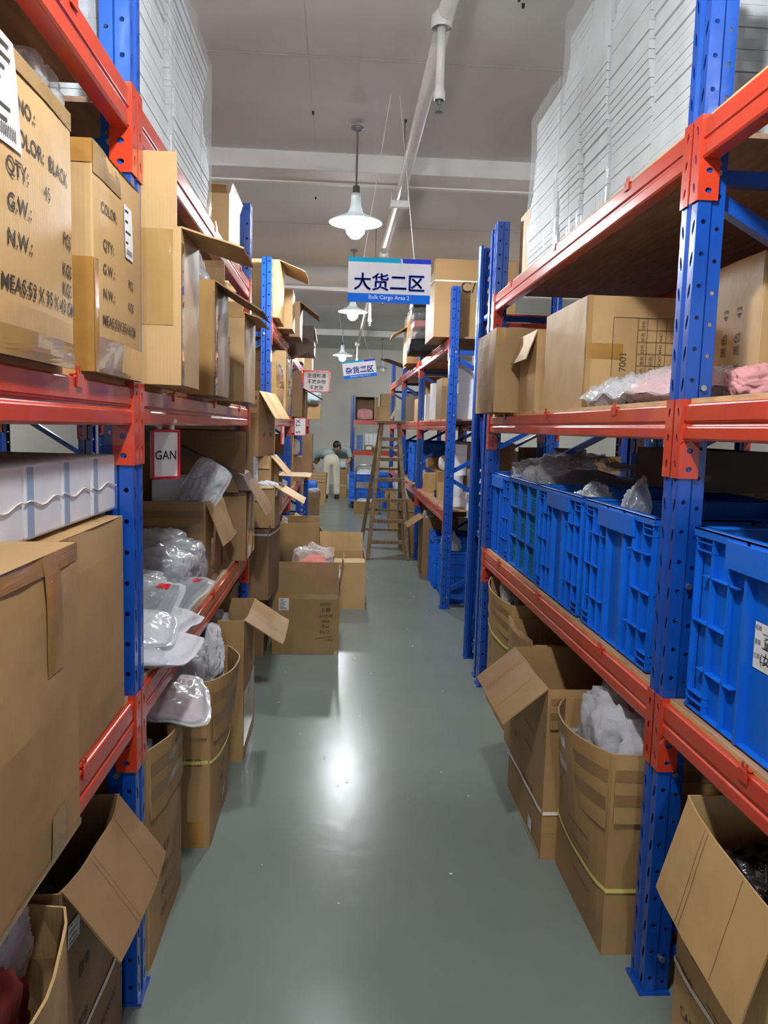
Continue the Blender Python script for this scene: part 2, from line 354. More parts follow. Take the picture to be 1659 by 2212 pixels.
LEVELS = (0.815, 1.580, 2.250)
def rack(name, label, side, xf, depth, ys, levels=LEVELS, clips=3, boards=True, hs=1.0, group=None, hide=()):
    """side=+1: rack stands to the right of its aisle, posts' fronts at x=xf; ys: centres of the upright frames"""
    t = thing(name, label, 'shelving rack', (xf + side * depth / 2, ys[0], 0), group=group)
    off = Vector((-(xf + side * depth / 2), -ys[0], 0)); x0 = xf + off.x; x1 = x0 + side * depth
    for y in ys:
        yy = y + off.y
        make_post(t, (x0, yy, 0), 0 if side > 0 else PI, hs); make_post(t, (x1, yy, 0), PI if side > 0 else 0, hs)
        zs = [0.12, 0.62, 1.12, 1.62, 2.12]; a, b_ = x0 + side * 0.045, x1 - side * 0.045
        br = MB()
        for i in range(4):
            p, q = ((a, zs[i] + 0.03), (b_, zs[i + 1] - 0.03)) if i % 2 == 0 else ((b_, zs[i] + 0.03), (a, zs[i + 1] - 0.03))
            o = MB().bar((p[0], yy, p[1]), (q[0], yy, q[1]), 0.034, 0.034, (0, 1, 0)).build('diagonal_brace', 'blue', t)
        for zz in (0.10, 2.13):
            MB().bar((a, yy, zz), (b_, yy, zz), 0.034, 0.034).build('cross_brace', 'blue', t)
        for zz in (0.10, 0.62, 1.12, 1.62, 2.13):
            MB().tube([(x0 + side * 0.046, yy - 0.047, zz), (x0 + side * 0.046, yy - 0.037, zz)], 0.008, 6).build('bolt', 'bolt', t)
    for i in range(len(ys) - 1):
        ya, yb = ys[i] + off.y + 0.047, ys[i + 1] + off.y - 0.047
        for j, z in enumerate(levels):
            if (i, j) in hide: continue
            make_beam(t, x0, ya, yb, z, side, clips)
            make_beam(t, x1 - side * 0.04, ya, yb, z, side, 0, far=True)
            if boards:
                bd = MB().box(((x0 + x1) / 2, (ya + yb) / 2, z + 0.007), (depth - 0.03, yb - ya - 0.01, 0.013))
                bd.build('shelf_board', 'ply', t)
                MB().box((x0 + side * 0.0145, (ya + yb) / 2, z + 0.007), (0.002, yb - ya - 0.012, 0.0128)).build('board_edge', 'plyedge', t)
    return t
XR, XL, DP = 0.85, -0.49, 0.90
rack('pallet_rack', 'blue and orange rack nearest on the left, beside the big cartons', -1, XL, DP, (-0.42, 1.90, 4.23))
rack('pallet_rack', 'blue and orange rack nearest on the right, holding the row of blue crates', 1, XR, DP, (-0.56, 1.905, 4.36))
rack('pallet_rack', 'blue and orange rack farther down the left, behind the floor cartons', -1, XL, DP, (5.50, 7.85, 10.2, 12.5))
rack('pallet_rack', 'blue and orange rack farther down the right, behind the wooden ladder', 1, 0.885, DP, (6.30, 8.66, 11.0, 13.4))

M['oldtape'] = mat('worn_brown_tape', (138, 106, 68), 0.4, noise_amt=0.12, nscale=10, coat=0.2)
M['crease'] = mat('cardboard_crease', (112, 86, 54), 0.8)

# ------------------------------------------------------------------ cartons
def carton(name, label, loc, size, rz=0.0, cat='box', group=None, m='card', open_=True, bulge=(0, 0, 0, 0), flaps=None, lean=(0, 0),
           ch=None, prints=(), tapes=(), straps=(), stickers=(), wear=0.003, seed=0, inner=None, notch=None):
    """sides: 0 faces -y, 1 faces +x, 2 faces +y, 3 faces -x.  flaps: side -> (length, angle from upright, bend, inset)"""
    a, b_, h = size[0] / 2, size[1] / 2, size[2]
    t = thing(name, label, cat, loc, rz, group)
    cor = [(-a, -b_), (a, -b_), (a, b_), (-a, b_)]; ch = ch or (0, 0, 0, 0)
    nor = [Vector((0, -1, 0)), Vector((1, 0, 0)), Vector((0, 1, 0)), Vector((-1, 0, 0))]
    sd = Vector((seed * 3.7 + loc[0] * 5, loc[1] * 3, seed * 1.3))
    def P(i, u, v, off=0.0):
        c0, c1_ = cor[i], cor[(i + 1) % 4]; hh = h + ch[i] * (1 - u) + ch[(i + 1) % 4] * u
        p = Vector((c0[0] + (c1_[0] - c0[0]) * u + lean[0] * v, c0[1] + (c1_[1] - c0[1]) * u + lean[1] * v, hh * v))
        uu = min(max(u, 0), 1); vv = min(max(v, 0), 1)
        g = vv ** 1.3 if open_ else math.sin(PI * vv) ** 0.6 if 0 < vv < 1 else 0.0
        bl = bulge[i] * (math.sin(PI * uu) ** 0.85 if 0 < uu < 1 else 0) * g
        w = noise.noise(p * 7 + sd) * wear * (0.4 + 1.2 * vv) * (math.sin(PI * uu) ** 0.5 if 0 < uu < 1 else 0)
        return p + nor[i] * (bl + w + off)
    nu, nv = (10, 6) if size[0] * size[1] > 0.04 or max(bulge) > 0 else (4, 3)
    mb = MB()
    for i in range(4): mb.grid(lambda u, v: P(i, u, v), nu, nv)
    mb.add([P(i, 0, 0) for i in range(4)], [(3, 2, 1, 0)])
    if not open_:
        mb.grid(lambda u, v: (P(0, u, 1).lerp(P(2, 1 - u, 1), v)) + Vector((0, 0, 0.006 * math.sin(PI * u) * math.sin(PI * v))), nu, nv)
        body = mb.build('carton_body', m, t, merge=True, bevel=0.0035)
    else:
        body = mb.build('carton_body', m, t, merge=True, solid=0.005)
    if flaps:
        for i, fl in flaps.items():
            L, ang, bend, inset = (list(fl) + [0, 0])[:4]
            def F(u, w, off=0.0):
                uu = 0.015 + 0.97 * u; base = P(i, uu, 1); c0 = P(i, 0, 1); c1_ = P(i, 1, 1)
                ed = (c1_ - c0).normalized(); st = c0.lerp(c1_, uu); dev = base - st
                uc = (u - 0.5) * (c1_ - c0).length * inset * w
                p = base - dev * (w * 0.55) - ed * uc; aa = math.radians(ang); n_ = 6; s = 0.0
                for k in range(n_):
                    th = aa + math.radians(bend) * (k + 0.5) / n_ * (1 if w > 0 else 0); st_ = L * w / n_
                    p = p + (Vector((0, 0, 1)) * math.cos(th) + nor[i] * math.sin(th)) * st_
                nn = nor[i] * math.cos(aa) - Vector((0, 0, 1)) * math.sin(aa)
                return p + nn * (off + noise.noise(Vector((u * 3, w * 2, seed + i))) * 0.006 * w)
            fo = MB().grid(lambda u, w: F(u, w), 10, 5).build('flap', m, t, solid=0.0045)
            if ang >= 170 and L > .12:
                for w0 in (.22, .58): MB().grid(lambda u, w: F(u, w0 + .17 * w, -.0034), 10, 2).build('packing_tape', 'oldtape', fo)
            elif L > .15 and -20 < ang < 165:
                for u0 in (.30, .34, .71): MB().grid(lambda u, w: F(u0 + .004 * u, .02 + .96 * w, -.0030), 1, 5).build('crease', 'crease', fo)
    for (i, u0, u1, v0, v1, *mm) in tapes:
        MB().grid(lambda u, v: P(i, u0 + (u1 - u0) * u, v0 + (v1 - v0) * v, 0.0035 if open_ else 0.001), 6, 6).build('packing_tape', mm[0] if mm else 'tape', body)
    for (v, mm) in straps:
        sm = MB(); pts = []
        for i in range(4):
            for k in range(12): pts.append((i, k / 12))
        n = len(pts); vs = []
        for (i, u) in pts: vs += [P(i, u, v - 0.006 / h, 0.006), P(i, u, v + 0.006 / h, 0.006)]
        sm.add(vs, [(2 * k, 2 * k + 1, (2 * k + 3) % (2 * n), (2 * k + 2) % (2 * n)) for k in range(n)])
        sm.build('strap', mm, t, merge=True, solid=0.001)
    for (i, s, u, v, sz, *r) in prints:
        ink = r[0] if r else 'ink'; rot = r[1] if len(r) > 1 else 0.0; bold = r[2] if len(r) > 2 else 0.0; st = r[3] if len(r) > 3 else 1.0
        wd = (size[0] if i in (0, 2) else size[1]); pm = MB()
        add_text(pm, s, lambda x, y: P(i, u + x / wd, v + y / h, 0.0042 if open_ else 0.0014), sz, bold, rot, st)
        pm.build('printing', ink, body)
    for (i, u, v, w, hh, lines) in stickers:
        wd = (size[0] if i in (0, 2) else size[1])
        st = MB().grid(lambda x, y: P(i, u + (x - .5) * w / wd, v + (y - .5) * hh / h, 0.005 if open_ else 0.002), 3, 3).build('label_sheet', 'white', body)
        lm = MB(); rnd = random.Random(seed + 5)
        for k in range(lines):
            y = 0.88 - 0.8 * k / max(1, lines); x1 = 0.3 + 0.6 * rnd.random()
            lm.grid(lambda x, yy: P(i, u + (0.08 + (x1 - 0.08) * x - .5) * w / wd, v + (y + 0.035 * yy - .5) * hh / h, 0.0058 if open_ else 0.0028), 1, 1)
        for k in range(14):
            x = 0.15 + 0.05 * k
            lm.grid(lambda xx, yy: P(i, u + (x + 0.02 * xx - .5) * w / wd, v + (0.06 + 0.12 * yy - .5) * hh / h, 0.0058 if open_ else 0.0028), 1, 1)
        lm.build('label_print', 'ink', st)
    return t, P

def lump(name, label, loc, size, m, cat='bag', seed=1, rz=0.0, crump=0.22, freq=2.2, group=None, content=None, parent=None, sq=2.4, ridge=True, lvl=4, peak=None):
    """a soft crumpled heap: squashed ball with sharp folds"""
    if lvl == 4 and loc[1] < 5.5 and not parent: lvl = 5
    bm = bmesh.new(); bmesh.ops.create_icosphere(bm, subdivisions=lvl, radius=1.0)
    for v in bm.verts:
        p = v.co.copy(); k = (abs(p.x) ** sq + abs(p.y) ** sq + abs(p.z) ** sq) ** (-1 / sq); q = p * k
        wv = Vector((noise.noise(p * 1.3 + Vector((seed, 1, 2))), noise.noise(p * 1.3 + Vector((5, seed, 2))), noise.noise(p * 1.3 + Vector((1, 8, seed)))))
        s1 = noise.noise(p * freq + Vector((seed * 9.1, seed, 3)))
        p = p + wv * .55
        s2 = (1 - abs(noise.noise(p * freq * 2.1 + Vector((seed, 7, seed * 2)))) * 2.6) if ridge else 0
        s3 = (1 - abs(noise.noise(p * freq * 4.6 + Vector((3, seed, seed * 2)))) * 2.6) if ridge else 0
        s4 = (1 - abs(noise.noise(p * freq * 9 + Vector((3, 1, seed)))) * 2.6) if ridge else 0
        q *= 1 + crump * (1.1 * s1 + 0.6 * s2 + 0.30 * s3 + 0.13 * s4)
        if peak and p.z > 0: q.z += peak * p.z ** 3
        q = Vector((q.x * size[0] / 2, q.y * size[1] / 2, q.z * size[2] / 2 + size[2] / 2))
        hx, hy = size[0] / 2, size[1] / 2
        cx = hx * math.copysign(min(abs(q.x) / hx, .86 + .14 * (1 - math.exp(-max(0, abs(q.x) / hx - .86) * 5))), q.x)
        cy = hy * math.copysign(min(abs(q.y) / hy, .86 + .14 * (1 - math.exp(-max(0, abs(q.y) / hy - .86) * 5))), q.y)
        v.co = Vector((cx, cy, max(q.z, 0.001 + 0.003 * s1)))
    me = bpy.data.meshes.new(name); bm.to_mesh(me); bm.free(); me.materials.append(M[m])
    me.polygons.foreach_set('use_smooth', [True] * len(me.polygons))
    o = bpy.data.objects.new(name, me); COL.objects.link(o); o.location = loc; o.rotation_euler = (0, 0, rz)
    if parent: o.parent = parent
    else: tag(o, label, cat, group)
    if content:
        c = lump('contents', None, (0, 0, 0.004), (size[0] * .82, size[1] * .82, size[2] * .8), content, seed=seed + 1, crump=crump * .8, freq=freq, parent=o, lvl=3)
    return o

def pack(name, label, loc, size, m, rot=(0, 0, 0), cat='bag', seed=1, group=None, content=None, th=None, rim=0.9, wr=0.25, decor=None):
    """a flat filled bag with a thin sealed rim; loc is the centre"""
    a, b_ = size[0] / 2, size[1] / 2; th = th or size[2]
    o = thing(name, label, cat, loc, 0, group); o.rotation_euler = rot
    def S(sgn, k=1.0):
        def f(u, v):
            x, y = u * 2 - 1, v * 2 - 1
            e = max(0, 1 - abs(x / rim) ** 3.5) * max(0, 1 - abs(y / rim) ** 3.5) if abs(x) < rim and abs(y) < rim else 0
            e = e ** 0.5
            nz = noise.noise(Vector((x * 2.2 + seed, y * 2.2, seed * 3))) + 0.5 * (1 - 3 * abs(noise.noise(Vector((x * 5 + seed, y * 3.5, seed)))))
            nz += 0.35 * (1 - 3 * abs(noise.noise(Vector((x * 3 + y * 8 + seed, y * 3.5 - x * 4, seed + 4)))))
            ed = noise.noise(Vector((x * 3, y * 3, seed))) * 0.03
            z = sgn * (0.0015 + th / 2 * k * e * (1 + wr * nz)) + 0.012 * wr * 4 * noise.noise(Vector((x * 1.7, y * 1.7, seed + 9)))
            return Vector((x * a * (k + ed) * (1 - .10 * y ** 4), y * b_ * (k + ed) * (1 - .10 * x ** 4), z))
        return f
    mb = MB().grid(S(1), 40, 40); mb.grid(S(-1), 24, 24)
    body = mb.build('bag_film', m, o, smooth=True)
    if content:
        mb = MB().grid(S(1, .86), 14, 14); mb.grid(S(-1, .86), 14, 14); mb.build('contents', content, o, smooth=True)
    if decor: decor(o, S(1))
    return o

# ------------------------------------------------------------------ crates
def crate(label, loc, sx, sy, h, m='crate', mesh=False, rz=0.0, group=None, card=False, detail=True, name='plastic_crate'):
    """stacking crate; long face looks to -x.  loc is the base centre"""
    t = thing(name, label, 'crate', loc, rz, group); W_ = 0.022; a, b_ = sx / 2, sy / 2
    mb = MB()
    mb.box((0, 0, 0.006), (sx - 2 * W_, sy - 2 * W_, 0.008))
    if not mesh:
        for s in (-1, 1):
            mb.box((s * (a - W_), 0, h / 2), (0.005, sy - 2 * W_, h)); mb.box((0, s * (b_ - W_), h / 2), (sx - 2 * W_, 0.005, h))
    else:
        mb.box((0, 0, 0.02), (sx - 2 * W_, sy - 2 * W_, 0.03)); mb.box((0, 0, h - 0.04), (sx - 2 * W_ + .002, sy - 2 * W_ + .002, 0.005)) if False else None
    mb.build('crate_shell', m, t)
    if mesh:
        lm = MB(); st = 0.013
        for s in (-1, 1):
            n = int((sy - 2 * W_) / st)
            for k in range(n + 1): lm.box((s * (a - W_), -b_ + W_ + k * st, h / 2), (0.003, 0.0035, h - 0.02))
            n2 = int((sx - 2 * W_) / st)
            for k in range(n2 + 1): lm.box((-a + W_ + k * st, s * (b_ - W_), h / 2), (0.0035, 0.003, h - 0.02))
            for z in range(1, int(h / st)):
                lm.box((s * (a - W_), 0, z * st), (0.003, sy - 2 * W_, 0.0035)); lm.box((0, s * (b_ - W_), z * st), (sx - 2 * W_, 0.003, 0.0035))
        lm.build('crate_mesh', 'crateteal', t)
    rm = MB()
    for s in (-1, 1):
        rm.box((s * (a - 0.014), 0, h - 0.004), (0.028, sy, 0.008)); rm.box((0, s * (b_ - 0.014), h - 0.004), (sx, 0.028, 0.008))
        rm.box((s * (a - 0.002), 0, h - 0.012), (0.004, sy, 0.024)); rm.box((0, s * (b_ - 0.002), h - 0.012), (sx, 0.004, 0.024))
    rm.build('crate_rim', m, t, bevel=0.002, seg=1)
    rb = MB(); d = W_ - 0.002
    def face(s, along, half, depth_half):
        def bx(u, z, wu, wz, dd=d):
            c = depth_half - W_ + dd / 2
            if along == 'y': rb.box((s * c, u, z), (dd, wu, wz))
            else: rb.box((u, s * c, z), (wu, dd, wz))
        us = [-.96, -.72, -.47, -.24, .24, .47, .72, .96] if detail else [-.96, -.5, .5, .96]
        for u in us: bx(u * half, h / 2, 0.005 if abs(u) != .24 else 0.012, h - 0.01, d if abs(u) != .24 else d + 0.002)
        for z in (0.008, 0.03, 0.05, h - 0.055, h - 0.035): bx(0, z, 2 * half * .99, 0.003) if z < 0.02 else [bx(e * half * .84, z, half * .26, 0.003) for e in (-1, 1)]
        for k, z in enumerate((0.25, 0.5, 0.75)):
            for e in (-1, 1): bx(e * half * (.60 if k != 1 else .72), h * z, half * (.5 if k != 1 else .5), 0.003)
    if mesh:
        for s in (-1, 1):
            for u in (-.97, -.33, .33, .97): rb.box((s * (a - W_ + d / 2), u * b_, h / 2), (d, 0.012, h - .01))
            for z in (.01, h * .35, h * .68): rb.box((s * (a - W_ + d / 2), 0, z), (d, 2 * b_ * .98, .006))
        face(-1, 'x', a, b_); face(1, 'x', a, b_)
    else: face(-1, 'y', b_, a); face(1, 'y', b_, a); face(-1, 'x', a, b_); face(1, 'x', a, b_)
    rb.build('rib', m, t)
    for s in (() if mesh else (-1, 1)):
        hm = MB(); hm.grid(lambda u, v: Vector((s * (a - 0.001 + 0.004 * math.sin(PI * u)), (u - .5) * b_ * 1.0, h - 0.012 - 0.06 * v)), 8, 2)
        hm.build('handle', m, t, solid=0.012)
    if card:
        c = MB().grid(lambda u, v: Vector((-a + 0.018, -0.06 + 0.12 * (1 - u), h * 0.52 + 0.10 * v - .05)), 1, 1).build('label_sheet', 'white', t)
        w = MB()
        add_text(w, '名称', lambda x, y: Vector((-a + 0.0172, 0.046 - x, h * .52 + .034 + y)), 0.012)
        add_text(w, '重量', lambda x, y: Vector((-a + 0.0172, 0.046 - x, h * .52 + .004 + y)), 0.012)
        add_text(w, '位置', lambda x, y: Vector((-a + 0.0172, 0.046 - x, h * .52 - .026 + y)), 0.012)
        add_text(w, '童鞋', lambda x, y: Vector((-a + 0.0172, -0.005 - x, h * .52 + .000 + y)), 0.03)
        add_text(w, '(女士)', lambda x, y: Vector((-a + 0.0172, -0.005 - x, h * .52 - .034 + y)), 0.03)
        for k in range(3): w.box((-a + .0172, -0.01, h * .52 + .03 - .03 * k), (0.0004, 0.08, 0.0008))
        w.build('label_print', 'pen', c)
    return t

# ------------------------------------------------------------------ bales of foam sheets in film
def bale(label, loc, sx, sy, h, n, seed=1, group=None, cols=1, wrapm='film'):
    t = thing('foam_sheet_bale', label, 'bale', loc, 0, group); rnd = random.Random(seed)
    th = h / n
    for c in range(cols):
        mb = MB(); w = sy / cols; y0 = -sy / 2 + w * (c + .5); ph = rnd.random() * 6; hh = 1 - 0.05 * rnd.random() * c
        for k in range(int(n * hh)):
            z = th * (k + .5); j = 0.012 * math.sin(k * 0.21 + ph) + 0.006 * (rnd.random() - .5)
            mb.box((j + 0.02 * noise.noise(Vector((k * .05, c, seed))), y0 + 0.006 * (rnd.random() - .5), z), (sx - 0.05, w - 0.02, th * 0.93), (0, 0.0, 0))
        o = mb.build('foam_sheets', 'foam', t); o['kind'] = 'stuff'
    def WR(u, v):
        # wrap: perimeter u, height v, pulled in by creases
        pu = u * 4 % 4; i = int(pu); f = pu - i
        cs = [(-1, -1), (1, -1), (1, 1), (-1, 1)]; c0 = cs[i % 4]; c1_ = cs[(i + 1) % 4]
        x = (c0[0] + (c1_[0] - c0[0]) * f) * sx / 2; y = (c0[1] + (c1_[1] - c0[1]) * f) * sy / 2
        nx = [(0, -1), (1, 0), (0, 1), (-1, 0)][i % 4]
        nz = 0.012 * noise.noise(Vector((x * 9 + seed, y * 9, v * 2))) + 0.010 * (1 - 3 * abs(noise.noise(Vector((x * 6 + seed, y * 6, v * 1.2 + 4)))))
        r = 0.02 * (abs(f - .5) * 2) ** 8
        return Vector((x + nx[0] * (nz - r), y + nx[1] * (nz - r), 0.002 + (h + 0.01) * v))
    mb = MB().grid(WR, 120, 24)
    mb.grid(lambda u, v: Vector(((u - .5) * sx, (v - .5) * sy, h + 0.012 + 0.02 * noise.noise(Vector((u * 4, v * 4, seed))))), 14, 14)
    mb.build('stretch_film', wrapm, t, smooth=True)
    return t

# ------------------------------------------------------------------ lamps, pipe, signs
def make_lamp(label, x, y, z, zt, on=True, group='enamel lamps over the aisle'):
    t = thing('hanging_lamp', label, 'lamp', (x, y, z), group=group)
    MB().lathe([(0.032, 0.17), (0.036, 0.10), (0.052, 0.055), (0.085, 0.035), (0.135, 0.018), (0.183, -0.006), (0.187, -0.008)], n=40).build('lamp_shade', 'shade', t, solid=0.002, smooth=True)
    t.scale = (.9, .9, 1)
    MB().lathe([(0, -0.105), (0.03, -0.10), (0.062, -0.07), (0.070, -0.02), (0.062, 0.02), (0.04, 0.05), (0, 0.06)], n=24).build('bulb', 'bulb' if on else 'bulboff', t, smooth=True)
    MB().lathe([(0, 0.22), (0.024, 0.215), (0.026, 0.16), (0.034, 0.155), (0.034, 0.15)], n=20).build('lamp_socket', 'steel', t, smooth=True)
    d = zt - z
    MB().tube([(0, 0, 0.21), (0, 0, d - 0.01)], 0.007, 8).build('stem', 'steel', t)
    MB().lathe([(0, d), (0.045, d - 0.002), (0.045, d - 0.012), (0.012, d - 0.03), (0, d - 0.03)], n=20).build('ceiling_rose', 'steel', t, smooth=True)
    return t
make_lamp('lit enamel lamp just in front of the hanging blue area sign', 0.075, 5.0, 2.79, 3.36, group=None)
make_lamp('lit lamp half way down the aisle, seen below the big blue sign', 0.125, 8.96, 2.82, ZF, group=None)
make_lamp('lit lamp farthest down the aisle, above the tilted sign', 0.027, 13.3, 2.72, ZF, group=None)
make_lamp('unlit lamp with a white shade near the back wall', 0.93, 17.5, 2.85, ZF, on=False, group=None)
for x, y in ((0.05, 0.95), (0.03, -3.1)): make_lamp('lit enamel lamp over the near end of the aisle', x, y, 2.92, ZN)
for x, ys_ in ((3.6, (2.2, 9.0, 17.4)), (-3.2, (3.0, 11.0))):
    for y in ys_: make_lamp('lit lamp over the neighbouring aisle', x, y, 2.92, ZN if y < 5.6 else ZF, group='lamps over the neighbouring aisles')

def pipe():
    t = thing('sprinkler_pipe', 'white sprinkler pipe running along under the ceiling above the aisle', 'pipe', (0.38, 1.0, 3.2))
    o = Vector((0.38, 1.0, 3.2))
    L = lambda x, y, z: Vector((x, y, z)) - o
    MB().tube([L(0.42, 2.0, 3.29), L(0.41, 5.4, 3.20), L(0.375, 7.3, 3.12)], 0.036, 16).build('pipe_run', 'paint', t, smooth=True)
    MB().tube([L(0.375, 7.3, 3.12), L(0.33, 11.0, 3.10), L(0.31, 16.5, 3.06)], 0.028, 16).build('pipe_run', 'paint', t, smooth=True)
    for (x, y, z1, z0) in ((0.40, 3.45, 3.24, 2.90), (0.375, 7.25, 3.10, 2.68), (0.345, 9.6, 3.08, 2.78), (0.30, 14.5, 3.05, 2.72)):
        MB().tube([L(x, y, z1), L(x, y, z0 + 0.06)], 0.019, 14).build('drop_pipe', 'paint', t, smooth=True)
        MB().lathe([(0.02, 0.30 * 0), (0.026, 0.005), (0.026, 0.035), (0.02, 0.045), (0.019, 0.06)], L(x, y, z0 + 0.01), 14).build('reducer', 'paint', t, smooth=True)
        MB().lathe([(0.042, -0.03), (0.046, -0.02), (0.046, 0.02), (0.03, 0.04)], L(x, y, z1 - 0.01), 18).build('tee_fitting', 'paint', t, smooth=True)
        h = MB(); c = L(x, y, z0)
        h.tube([c + Vector((0, 0, 0.012)), c + Vector((0, 0, -0.008))], 0.010, 10)
        h.tube([c + Vector((0.010, 0, 0.0)), c + Vector((0.014, 0, -0.02)), c + Vector((0.003, 0, -0.036))], 0.0022, 6)
        h.tube([c + Vector((-0.010, 0, 0.0)), c + Vector((-0.014, 0, -0.02)), c + Vector((-0.003, 0, -0.036))], 0.0022, 6)
        h.tube([c + Vector((0, 0, -0.008)), c + Vector((0, 0, -0.034))], 0.003, 6)
        h.lathe([(0, -0.036), (0.017, -0.037), (0.018, -0.040), (0, -0.041)], c, 14)
        h.build('sprinkler_head', 'steel', t)
    b = MB(); c = L(0.40, 5.72, 3.155)
    b.box(c + Vector((0, 0, -0.045)), (0.13, 0.05, 0.045)); b.box(c + Vector((0.06, 0, 0.10)), (0.006, 0.045, 0.30)); b.box(c + Vector((-0.06, 0, 0.0)), (0.006, 0.045, 0.08))
    b.build('pipe_bracket', 'paint', t, bevel=0.002)
    MB().tube([L(0.37, 5.0, 3.22), L(0.37, 5.0, 3.4)], 0.004, 6).build('hanger_rod', 'steel', t)
    MB().tube([L(0.33, 11.0, 3.12), L(0.33, 11.0, 3.5)], 0.004, 6).build('hanger_rod', 'steel', t)
    MB().tube([L(0.33, 8.0, 3.13), L(0.33, 8.0, 3.5)], 0.004, 6).build('hanger_rod', 'steel', t)
pipe()

def area_sign(label, c, w, h, rot, head, sub, cords, double=False):
    t = thing('hanging_sign', label, 'sign', c); t.rotation_euler = rot
    MB().box((0, 0, 0), (w, 0.006, h)).build('sign_board', 'signwhite', t)
    f = lambda x, y: Vector((x, -0.0042, y))
    def bar(x0, x1, z0, z1, m, cut0=0.0, cut1=0.0):
        MB().add([f(x0 + cut0, z0), f(x1 + cut1, z0), f(x1, z1), f(x0, z1)], [(0, 1, 2, 3)]).build('colour_band', m, t)
    bar(-w / 2, w * .13, h * .40, h / 2, 'signcyan', 0, .006); bar(w * .148, w / 2, h * .40, h / 2, 'signdark', .006, 0)
    bar(-w / 2, w / 2, -h / 2, -h * .30, 'signblue')
    lt = MB(); sz = w * .215
    e = w * .0045
    for k, chh in enumerate(head):
        for dx, dy in ((0, 0), (-e, 0), (e, 0), (0, -e), (0, e)): add_text(lt, chh, lambda x, y: Vector((x, -0.0042 - .0001 * (dx + dy) / e, y)), sz, 0.010, at0=(-w * .325 + w * .217 * k + dx, -h * .195 + dy))
    if double: add_text(lt, '三', lambda x, y: f(x, y), sz, 0.0, at0=(-w * .31 + w * .208 * 2 + .012, -h * .15))
    lt.build('lettering', 'letterblue', t)
    s2 = MB(); add_text(s2, sub, lambda x, y: Vector((x, -0.0048, y)), w * .066, 0.005, at0=(0, -h * .42)); s2.build('lettering', 'signwhite', t)
    for (x0, z0, p1) in cords:
        MB().tube([(x0, 0.0, h / 2 - z0), p1], 0.0022, 6).build('cord', 'strapw', t)
    return t
area_sign('blue and white hanging sign reading Bulk Cargo Area 2', (0.275, 4.6, 2.36), 0.485, 0.255, (0, 0.0, 0.0), '大货二区', 'Bulk Cargo Area 2',
          [(-0.155, 0.012, (-0.02, 0, 1.04)), (0.145, 0.012, (0.03, 0, 1.04))])
area_sign('tilted faded sign hanging farthest down the aisle', (0.305, 12.5, 2.435), 0.535, 0.275, (0, -0.14, 0.0), '杂货二区', 'Sundries Cargo Area 2',
          [(-0.2, 0.01, (-0.23, 0, 1.06)), (0.2, 0.01, (0.03, 0, 1.06))], double=True)

def framed_card(name, label, loc, w, h, rz, lines, size, rotz=0.0, m='redframe', hang=True, thick=0.012, lean=0.0):
    t = thing(name, label, 'sign', loc, rz)
    if lean: t.rotation_euler = (0, lean, rz)
    e = 0.045 * min(w, h) + 0.004
    fr = MB()
    for s in (-1, 1): fr.box((s * (w / 2 - e / 2), 0, 0), (e, thick, h)); fr.box((0, 0, s * (h / 2 - e / 2)), (w, thick, e))
    fr.build('sign_frame', m, t, bevel=0.002)
    MB().box((0, 0, 0), (w - e, 0.003, h - e)).build('sign_sheet', 'white', t)
    tm = MB()
    for (s, x, y) in lines: add_text(tm, s, lambda a, b_: Vector((a, -0.0026, b_)), size, 0.012, rotz, at0=(x, y))
    tm.build('lettering', 'pen', t)
    if hang:
        hk = MB(); hk.box((-w * .22, 0, h / 2 + .008), (0.012, 0.01, 0.02)); hk.box((w * .22, 0, h / 2 + .008), (0.012, 0.01, 0.02)); hk.box((0, 0, h / 2 + .024), (w * .7, 0.016, 0.012))
        hk.build('hanger_clip', 'strapw', t)
    return t
framed_card('shelf_card', 'red framed card reading GAN hanging under the left middle beam', (-0.512, 2.30, 1.405), 0.105, 0.148, math.radians(52), [('GAN', 0.0, -0.015)], 0.037)
framed_card('aisle_notice', 'red framed white notice with three lines of Chinese sticking out over the left side', (-0.275, 9.0, 2.015), 0.32, 0.25, 0.0,
            [('走道畅通', 0.0, 0.045), ('不放杂物', 0.0, -0.022), ('不放货', 0.0, -0.09)], 0.054, hang=False)
MB().tube([(-.15, .006, -.11), (-.205, .02, -.22), (-.205, .02, -.45)], .005, 8).build('mounting_arm', 'steel', [o for o in COL.objects if o.name.startswith('aisle_notice')][0])
framed_card('shelf_card', 'red framed card with sideways black letters below the aisle notice', (-0.39, 7.7, 1.49), 0.125, 0.185, 0.0, [('S', -0.0, -0.055), ('TX', 0.0, 0.035)], 0.06, rotz=PI / 2, hang=False)
MB().tube([(-.055, .006, .05), (-.085, .03, .05), (-.105, .12, .05)], .005, 8).build('mounting_arm', 'steel', [o for o in COL.objects if o.get('label', '').startswith('red framed card with sideways')][0])
framed_card('shelf_card', 'narrow red framed card seen nearly edge-on on the left rack', (-0.475, 6.5, 1.42), 0.10, 0.17, math.radians(80), [('LY', 0.0, -0.018)], 0.045, hang=False)

